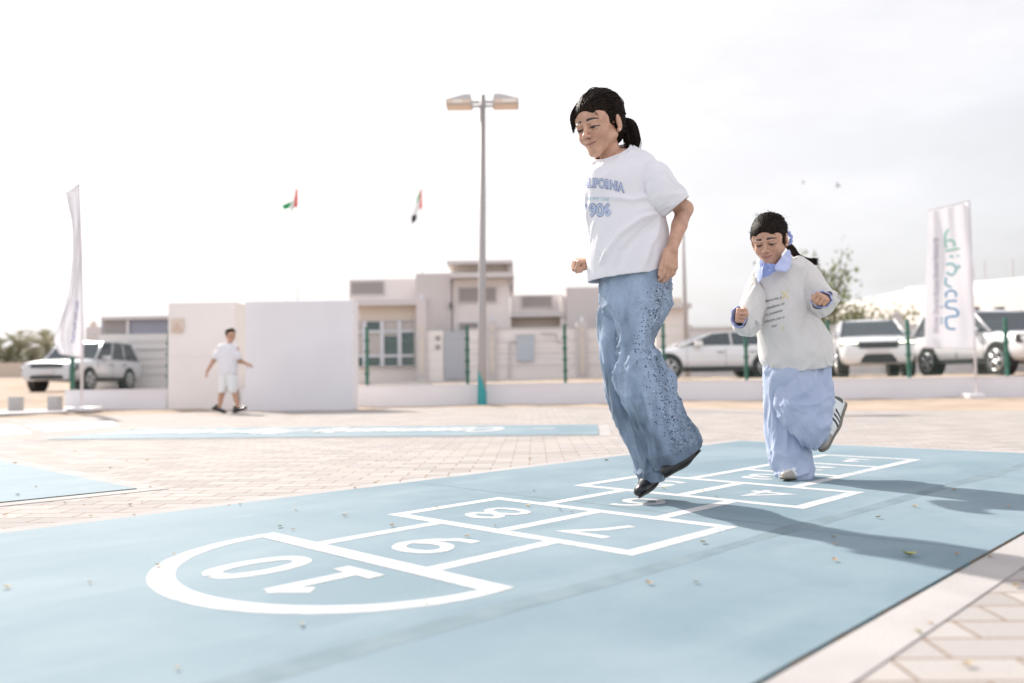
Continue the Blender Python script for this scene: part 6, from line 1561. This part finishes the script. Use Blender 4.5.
# ================================================================== VEHICLES
def make_car(loc, rz, lab, P, paint, name='parked_car', cat='car'):
    """local axes: x forward, y left. P: profile dictionary"""
    c = empty(name, loc, rz, label=lab, cat=cat, group='cars parked beyond the low wall')
    L, Wd = P['L'], P['W']; hw = Wd / 2
    def section(x, hw_, zb, zs, zt, tw, rnd=.06):
        """half section points from bottom centre to top centre"""
        return [(0, zb), (hw_ * .86, zb), (hw_ * .97, zb + .10), (hw_ * 1.0, zb + (zs - zb) * .45), (hw_ * .985, zs - .05), (hw_ * .95, zs), (tw * hw_ * .97 if tw < .99 else hw_ * .90, zt - .03 if zt > zs + .05 else zs + .015), (tw * hw_ * .85 if tw < .99 else hw_ * .7, zt), (0, zt + .012)]
    m = MB(); S = P['body']; rows = []
    K = np.array([[x, w, zb, zs, zt] for x, w, zb, zs, zt in S]); T = catmull(K, np.linspace(0, len(K) - 1, 60))
    for x, w, zb, zs, zt in T:
        h_ = section(x, w * hw, zb, zs, max(zs + .01, zt), 1.0); full = [(y, z) for y, z in h_] + [(-y, z) for y, z in h_[-2:0:-1]]
        rows.append([(x, y, z) for y, z in full])
    n = len(rows[0]); V = [p for r_ in rows for p in r_]; F = [(i * n + j, i * n + (j + 1) % n, (i + 1) * n + (j + 1) % n, (i + 1) * n + j) for i in range(len(rows) - 1) for j in range(n)]
    F += [tuple(range(n))[::-1], tuple((len(rows) - 1) * n + j for j in range(n))]
    m.add(V, F); body = m.build('body', paint, c, True); fix_normals(body.data)
    GL = mat('car_glass', (.035, .045, .055), .08, spec=.8); BK = mat('car_black', (.02, .02, .022), .5); CH = mat('rim_metal', (.55, .55, .56), .3, metal=.8)
    # greenhouse: glass volume with roof and pillars in paint
    G = P['green']   # x at base rear, roof rear, roof front, base front ; z base, z roof ; half widths
    xb0, xr0, xr1, xb1, zb, zr, wb_, wr = G
    def prof(y_in, s_, o=0):
        return [(xb0 + o, s_ * (wb_ * hw - y_in), zb), (xr0 + o, s_ * (wr * hw - y_in), zr), (xr1 - o, s_ * (wr * hw - y_in), zr), (xb1 - o, s_ * (wb_ * hw - y_in), zb)]
    a, b = prof(.012, 1), prof(.012, -1); m = MB(); m.add(a + b, [(0, 1, 2, 3), (7, 6, 5, 4), (0, 4, 5, 1), (1, 5, 6, 2), (2, 6, 7, 3), (3, 7, 4, 0)]); w = m.build('window', GL, c); fix_normals(w.data)
    m = MB(); rl = np.array([[xr0 - .12, zr - .035], [xr0 + .2, zr + .035], [(xr0 + xr1) / 2, zr + .055], [xr1 - .2, zr + .03], [xr1 + .06, zr - .025]]); Q = catmull(rl, np.linspace(0, 4, 20)); rows = []
    for x, z in Q: rows.append([(x, -wr * hw - .01, z - .03), (x, -wr * hw * .8, z), (x, 0, z + .015), (x, wr * hw * .8, z), (x, wr * hw + .01, z - .03), (x, 0, z - .045)])
    V = [p for r_ in rows for p in r_]; n = 6; F = [(i * n + j, i * n + (j + 1) % n, (i + 1) * n + (j + 1) % n, (i + 1) * n + j) for i in range(19) for j in range(n)] + [tuple(range(6)), tuple(114 + j for j in range(6))]
    m.add(V, F); rf = m.build('roof', paint, c, True); fix_normals(rf.data)
    m = MB()
    for s_ in (-1, 1):
        A, Bq, Cq, D = [np.array(p) for p in prof(0, s_)]
        m.tube([A, Bq], [.05, .04], 6); m.tube([D, Cq], [.04, .032], 6)
        for f in P.get('pill', (.45,)):
            m.tube([A * (1 - f) + D * f, Bq * (1 - f) + Cq * f], .028, 6)
        m.tube([A, D], .022, 6)
    m.build('pillars', paint, c, True)
    # mirrors
    for s_ in (-1, 1):
        m = MB(); x = xb1 - .55; m.box(x - .08, x + .12, min(s_ * (hw * .93), s_ * (hw + .2)), max(s_ * (hw * .93), s_ * (hw + .2)), zb + .0, zb + .15, bev=.03); m.build('wing_mirror', paint, c)
    # wheels
    r_ = P['wr']
    for x in P['wx']:
        for s_ in (-1, 1):
            y = s_ * (hw - .10)
            m = MB(); n = 28; m.tube([(x, s_ * (hw + .004), r_ + .02), (x, s_ * (hw - .26), r_ + .02)], r_ + .075, n); m.build('wheel_arch', BK, c)
            m = MB(); m.tube([(x, y + s_ * .105, r_), (x, y + s_ * .12, r_), (x, y - s_ * .10, r_)], [r_ * .9, r_, r_], n); wl = m.build('wheel', mat('tyre', (.02, .02, .02), .8), c, False)
            m = MB(); m.tube([(x, y + s_ * .121, r_), (x, y + s_ * .124, r_)], r_ * .70, n)
            mr = m.build('rim_dish', BK, wl)
            m = MB()
            for k in range(5):
                an = 2 * PI * k / 5 + .3
                for da in (-.13, .13):
                    m.tube([(x, y + s_ * .132, r_), (x + math.sin(an + da) * r_ * .68, y + s_ * .128, r_ + math.cos(an + da) * r_ * .68)], [.035, .026], 6)
            an = np.linspace(0, 2 * PI, 29); m.tube([(x + math.sin(q) * r_ * .69, y + s_ * .127, r_ + math.cos(q) * r_ * .69) for q in an], .02, 6, cap=False)
            m.build('rim', CH, wl, True)
    # nose details
    xf = L / 2
    HL = mat('headlight_lit' if P.get('lit') else 'headlight', (.80, .80, .76), .12, spec=.9, emit=(.95, 1.0, .70, 1.6) if P.get('lit') else None); zf = P['zl']
    def curve_nose(y): return P['nose'](y)
    def patch(y0, y1, z0, z1, mt, nm, off=.012, n=8, slope=0.0):
        m = MB(); V = []
        for i in range(n + 1):
            y = y0 + (y1 - y0) * i / n; x = curve_nose(y)
            V += [(x + off, y, z0 + slope * abs(y)), (x + off - (z1 - z0) * .12, y, z1 + slope * abs(y)), (x - .15, y, z0 + slope * abs(y)), (x - .15, y, z1 + slope * abs(y))]
        F = []
        for i in range(n):
            k = 4 * i; F += [(k, k + 4, k + 5, k + 1), (k + 2, k, k + 4, k + 6), (k + 1, k + 5, k + 7, k + 3)]
        F += [(0, 1, 3, 2), (4 * n, 4 * n + 2, 4 * n + 3, 4 * n + 1)]
        m.add(V, F); o = m.build(nm, mt, c, False); fix_normals(o.data); return o
    for s_ in (-1, 1): patch(s_ * hw * (P['hl'][0] - .02), s_ * hw * (P['hl'][1] + .02), P['hl'][2] - .05, P['hl'][3] + .03, BK, 'headlight_surround', .014)
    for s_ in (-1, 1): patch(s_ * hw * P['hl'][0], s_ * hw * P['hl'][1], P['hl'][2], P['hl'][3], HL, 'headlight', .02)
    g = P['grille']; patch(-hw * g[0], hw * g[0], g[1], g[2], mat('grille_black', (.03, .032, .036), .4, bump=1, bscale=60), 'grille', .016)
    for (a_, b_, z0, z1) in P.get('low', ()):
        if a_ < 0: patch(a_ * hw, b_ * hw, z0, z1, BK, 'air_intake', .018)
        else:
            for s_ in (-1, 1): patch(s_ * a_ * hw, s_ * b_ * hw, z0, z1, BK, 'air_intake', .018)
    patch(-.26, .26, P['plate'], P['plate'] + .11, mat('plate_white', (.62, .58, .57), .5), 'number_plate', .03, 4)
    patch(-hw * .8, hw * .8, P['body'][-1][2] - .02, P['body'][-1][2] + .05, BK, 'bumper_lip', .012)
    # sill strip, door lines, handles
    for s_ in (-1, 1):
        m = MB(); y = s_ * (hw + .004); m.box(P['wx'][1] + .45, P['wx'][0] - .45, min(y, y - s_ * .05), max(y, y - s_ * .05), P['sill'], P['sill'] + .14); m.build('sill', BK, c)
    m = MB()
    for s_ in (-1, 1):
        for x in P['doors']: y = s_ * (hw * 1.0 + .001); m.box(x - .006, x + .006, min(y, y - s_ * .02), max(y, y - s_ * .02), P['sill'] + .16, zb - .08)
        for x in P['doors'][1:]: m.box(x + .06, x + .26, min(s_ * hw * .985, s_ * (hw * .985 + .03)), max(s_ * hw * .985, s_ * (hw * .985 + .03)), zb - .2, zb - .165)
    m.build('door_line', mat('door_gap', (.22, .22, .23), .6), c)
    for s_ in (-1, 1):
        m = MB(); m.box(-xf + .0, -xf + .14, min(s_ * hw * .62, s_ * hw * .93), max(s_ * hw * .62, s_ * hw * .93), zf - .02, zf + .16, bev=.02); m.build('tail_light', mat('tail_red', (.35, .02, .02), .2), c)
    return c
def build_cars():
    PW = mat('car_paint_white', (.74, .73, .74), .25, spec=.6, coat=.6); PS = mat('car_paint_silver', (.60, .61, .64), .25, spec=.6, coat=.6, metal=.1)
    def nose(d=.14, k=2.4, xf=2.4): return lambda y: xf - d * abs(y / .95) ** k
    # big silver off-roader, far left
    suv = dict(L=5.0, W=2.0, body=[(-2.5, .90, .45, 1.05, 1.10), (-2.4, .98, .36, 1.08, 1.16), (-1.2, 1.0, .32, 1.10, 1.18), (.6, 1.0, .32, 1.10, 1.18), (.95, 1.0, .32, 1.08, 1.17), (1.7, .99, .33, 1.02, 1.11), (2.3, .95, .36, .96, 1.03), (2.48, .86, .40, .86, .94), (2.5, .80, .45, .75, .80)],
               green=(-2.3, -1.95, .30, 1.05, 1.13, 1.80, .93, .80), pill=(.34, .66), wx=(1.52, -1.42), wr=.39, zl=.80, nose=lambda y: 2.52 - .16 * abs(y) ** 3, hl=(.62, .96, .80, .93), grille=(.58, .82, .95), low=((-.8, .8, .46, .56),), plate=.62, sill=.34, doors=(.95, -.12, -1.12))
    p = at(85, 386, 31.0); make_car((float(p[0]), 31.0, .33), R(-91), 'silver-white boxy off-roader parked on the sand at the left', suv, PS, cat='car')
    # low saloon/coupe side-on behind the wall
    cp = dict(L=4.9, W=1.9, body=[(-2.45, .86, .45, .92, .98), (-2.3, .97, .30, .98, 1.04), (-1.2, 1.0, .24, .98, 1.03), (.5, 1.0, .24, .93, .99), (1.0, 1.0, .24, .90, .97), (1.8, .98, .24, .80, .87), (2.3, .92, .26, .68, .74), (2.45, .80, .32, .58, .62)],
              green=(-2.15, -1.05, .10, 1.15, .97, 1.36, .90, .66), pill=(.52,), wx=(1.50, -1.42), wr=.34, zl=.72, nose=lambda y: 2.46 - .3 * abs(y) ** 2.4, hl=(.6, .92, .58, .68), grille=(.5, .42, .56), low=(), plate=.36, sill=.22, doors=(.95, -.22, -1.2))
    p = at(710, 378, 25.4); make_car((float(p[0]), 25.4, .44), R(180 + 3), 'pearl white low saloon seen side-on between the two girls', cp, PW)
    # crossover facing us
    cx = dict(L=4.4, W=1.86, body=[(-2.2, .88, .45, 1.02, 1.06), (-2.1, .97, .32, 1.05, 1.10), (-1.0, 1.0, .28, 1.05, 1.10), (.6, 1.0, .28, 1.02, 1.10), (.95, 1.0, .28, 1.00, 1.09), (1.5, .99, .29, .94, 1.04), (2.0, .95, .30, .86, .94), (2.18, .86, .34, .74, .80), (2.22, .78, .36, .62, .66)],
              green=(-2.0, -1.35, .15, 1.05, 1.06, 1.56, .92, .74), pill=(.42, .72), wx=(1.35, -1.30), wr=.35, zl=.84, nose=lambda y: 2.24 - .28 * abs(y) ** 2.6, lit=True, hl=(.52, .95, .84, .90), grille=(.50, .72, .88), low=((-.46, .46, .36, .56), (.58, .92, .42, .66)), plate=.60, sill=.26, doors=(.85, -.1, -1.0))
    p = at(869, 377, 23.3); make_car((float(p[0]), 23.3, .45), R(-107), 'white crossover facing the camera with its slim lights on', cx, PW)
    # big white SUV on the right
    sr = dict(L=4.9, W=1.95, body=[(-2.45, .88, .5, 1.02, 1.06), (-2.35, .97, .38, 1.06, 1.12), (-1.2, 1.0, .34, 1.06, 1.12), (.6, 1.0, .34, 1.06, 1.13), (1.0, 1.0, .34, 1.04, 1.13), (1.7, .99, .35, 1.0, 1.09), (2.25, .95, .38, .92, 1.0), (2.42, .86, .42, .80, .86), (2.45, .78, .44, .68, .72)],
              green=(-2.25, -1.85, .30, 1.15, 1.10, 1.72, .92, .78), pill=(.36, .66), wx=(1.45, -1.42), wr=.38, zl=.85, nose=lambda y: 2.46 - .22 * abs(y) ** 2.6, hl=(.55, .96, .84, .96), grille=(.52, .66, .90), low=((-.8, .8, .40, .52),), plate=.54, sill=.30, doors=(.95, -.15, -1.1))
    p = at(994, 377, 22.3); make_car((float(p[0]), 22.3, .43), R(-84), 'large white sport utility car at the right edge behind the banner', sr, PW)
# ================================================================== WORLD, LIGHT, CAMERA
SUN_EL, SUN_DIR = 37.0, (-.545, .839)
def build_world():
    sc = bpy.context.scene; w = bpy.data.worlds.new('World'); sc.world = w; w.use_nodes = True; nt = w.node_tree; N = nt.nodes.new; L = nt.links.new
    bg = nt.nodes['Background']; sky = N('ShaderNodeTexSky'); sky.sky_type = 'NISHITA'; sky.sun_disc = False; sky.sun_elevation = R(SUN_EL)
    sky.sun_rotation = math.atan2(SUN_DIR[0], SUN_DIR[1]); sky.air_density = 1.2; sky.dust_density = 6.0; sky.ozone_density = 1.0; sky.altitude = 0
    # thin high cloud and dust: whitens the blue
    hs = N('ShaderNodeHueSaturation'); hs.inputs['Saturation'].default_value = SKY_SAT; L(sky.outputs[0], hs.inputs['Color'])
    tc = N('ShaderNodeTexCoord'); mp = N('ShaderNodeMapping'); mp.inputs['Scale'].default_value = (1.0, 1.0, 3.0); L(tc.outputs['Generated'], mp.inputs[0])
    n = N('ShaderNodeTexNoise'); n.inputs['Scale'].default_value = 2.6; n.inputs['Detail'].default_value = 7; n.inputs['Roughness'].default_value = .55; L(mp.outputs[0], n.inputs['Vector'])
    rp = N('ShaderNodeMapRange'); rp.inputs['From Min'].default_value = .42; rp.inputs['From Max'].default_value = .72; rp.inputs['To Min'].default_value = CLOUD[0]; rp.inputs['To Max'].default_value = CLOUD[1]; L(n.outputs['Fac'], rp.inputs['Value'])
    mx = N('ShaderNodeMix'); mx.data_type = 'RGBA'; L(rp.outputs[0], mx.inputs['Factor']); L(hs.outputs[0], mx.inputs['A'])
    # added fill: unseen sky behind the camera brightened to lift surfaces facing it
    sp = N('ShaderNodeSeparateXYZ'); L(tc.outputs['Generated'], sp.inputs[0]); fr = N('ShaderNodeMapRange'); fr.inputs['From Min'].default_value = .25; fr.inputs['From Max'].default_value = -.6; fr.inputs['To Min'].default_value = 0; fr.inputs['To Max'].default_value = 1; L(sp.outputs[1], fr.inputs['Value'])
    cc = N('ShaderNodeMix'); cc.data_type = 'RGBA'; L(fr.outputs[0], cc.inputs['Factor']); cc.inputs['A'].default_value = CLOUD_COL; cc.inputs['B'].default_value = BACK_SKY_FILL
    n2 = N('ShaderNodeTexNoise'); n2.inputs['Scale'].default_value = 3.6; n2.inputs['Detail'].default_value = 8; n2.inputs['Roughness'].default_value = .6; L(mp.outputs[0], n2.inputs['Vector'])
    r2 = N('ShaderNodeMapRange'); r2.inputs['From Min'].default_value = .42; r2.inputs['From Max'].default_value = .66; r2.inputs['To Min'].default_value = 1.0; r2.inputs['To Max'].default_value = 1.11; L(n2.outputs['Fac'], r2.inputs['Value'])
    vm = N('ShaderNodeVectorMath'); vm.operation = 'SCALE'; L(cc.outputs['Result'], vm.inputs[0]); L(r2.outputs[0], vm.inputs['Scale']); L(vm.outputs[0], mx.inputs['B'])
    L(mx.outputs['Result'], bg.inputs['Color']); bg.inputs['Strength'].default_value = SKY_STR
    s = bpy.data.lights.new('sun', 'SUN'); s.energy = SUN_E; s.angle = R(1.2); s.color = (1, .94, .86)
    o = bpy.data.objects.new('sun', s); C.objects.link(o); el = R(SUN_EL)
    d = Vector((SUN_DIR[0] * math.cos(el), SUN_DIR[1] * math.cos(el), math.sin(el))); o.rotation_euler = d.to_track_quat('Z', 'Y').to_euler(); o.location = (-20, 30, 30)
SKY_SAT, SKY_STR, SUN_E, EXPO = .45, .10, 3.35, 1.0
CLOUD = (.60, 1.0); CLOUD_COL = (4.7, 4.66, 4.85, 1); BACK_SKY_FILL = (6.6, 6.75, 7.3, 1)
def build_camera():
    sc = bpy.context.scene; c = bpy.data.cameras.new('camera'); o = bpy.data.objects.new('camera', c); C.objects.link(o); sc.camera = o
    c.sensor_width = 36; c.lens = CAM_F / 1024 * 36; c.clip_end = 3000; c.clip_start = .02
    # forward (0,cos p,sin p); roll so that the horizon falls to the right... matches ray()
    f = Vector((0, math.cos(CAM_PITCH), math.sin(CAM_PITCH))); u0 = Vector((0, -math.sin(CAM_PITCH), math.cos(CAM_PITCH))); r0 = Vector((1, 0, 0))
    cs, sn = math.cos(CAM_ROLL), math.sin(CAM_ROLL)
    r = r0 * cs + u0 * sn; u = u0 * cs - r0 * sn
    M = Matrix((r, u, -f)).transposed().to_4x4(); M.translation = Vector((0, 0, CAM_H)); o.matrix_world = M
    c.dof.use_dof = True; c.dof.focus_distance = 3.0; c.dof.aperture_fstop = (CAM_F / 1024 * 36) / (DOF_A * 1000)
    vs = sc.view_settings; sc.display_settings.display_device = 'sRGB'; vs.view_transform = 'Standard'; vs.look = 'None'; vs.gamma = 1; vs.exposure = EXPO
    sc.render.resolution_x = 1024; sc.render.resolution_y = 683
    sc.render.engine = 'CYCLES'; sc.cycles.max_bounces = 6
DOF_A = .017
import time as _t
_t0 = _t.time()
def _run(f, *a):
    t = _t.time(); r = f(*a); print('BUILD %s %.1fs' % (f.__name__, _t.time() - t)); return r
_run(build_world); _run(build_camera)
_run(build_ground); _run(build_court); _run(build_leaves)
_run(build_walls); _run(build_fence); _run(build_lamp); _run(build_banners); _run(build_national_flags)
_run(build_villa); _run(build_left_building); _run(build_right_buildings); _run(build_blocks); _run(build_plants); _run(build_cars)
g1, _pt = _run(girl_jump)
_run(girl_hop, _pt); _run(boy)
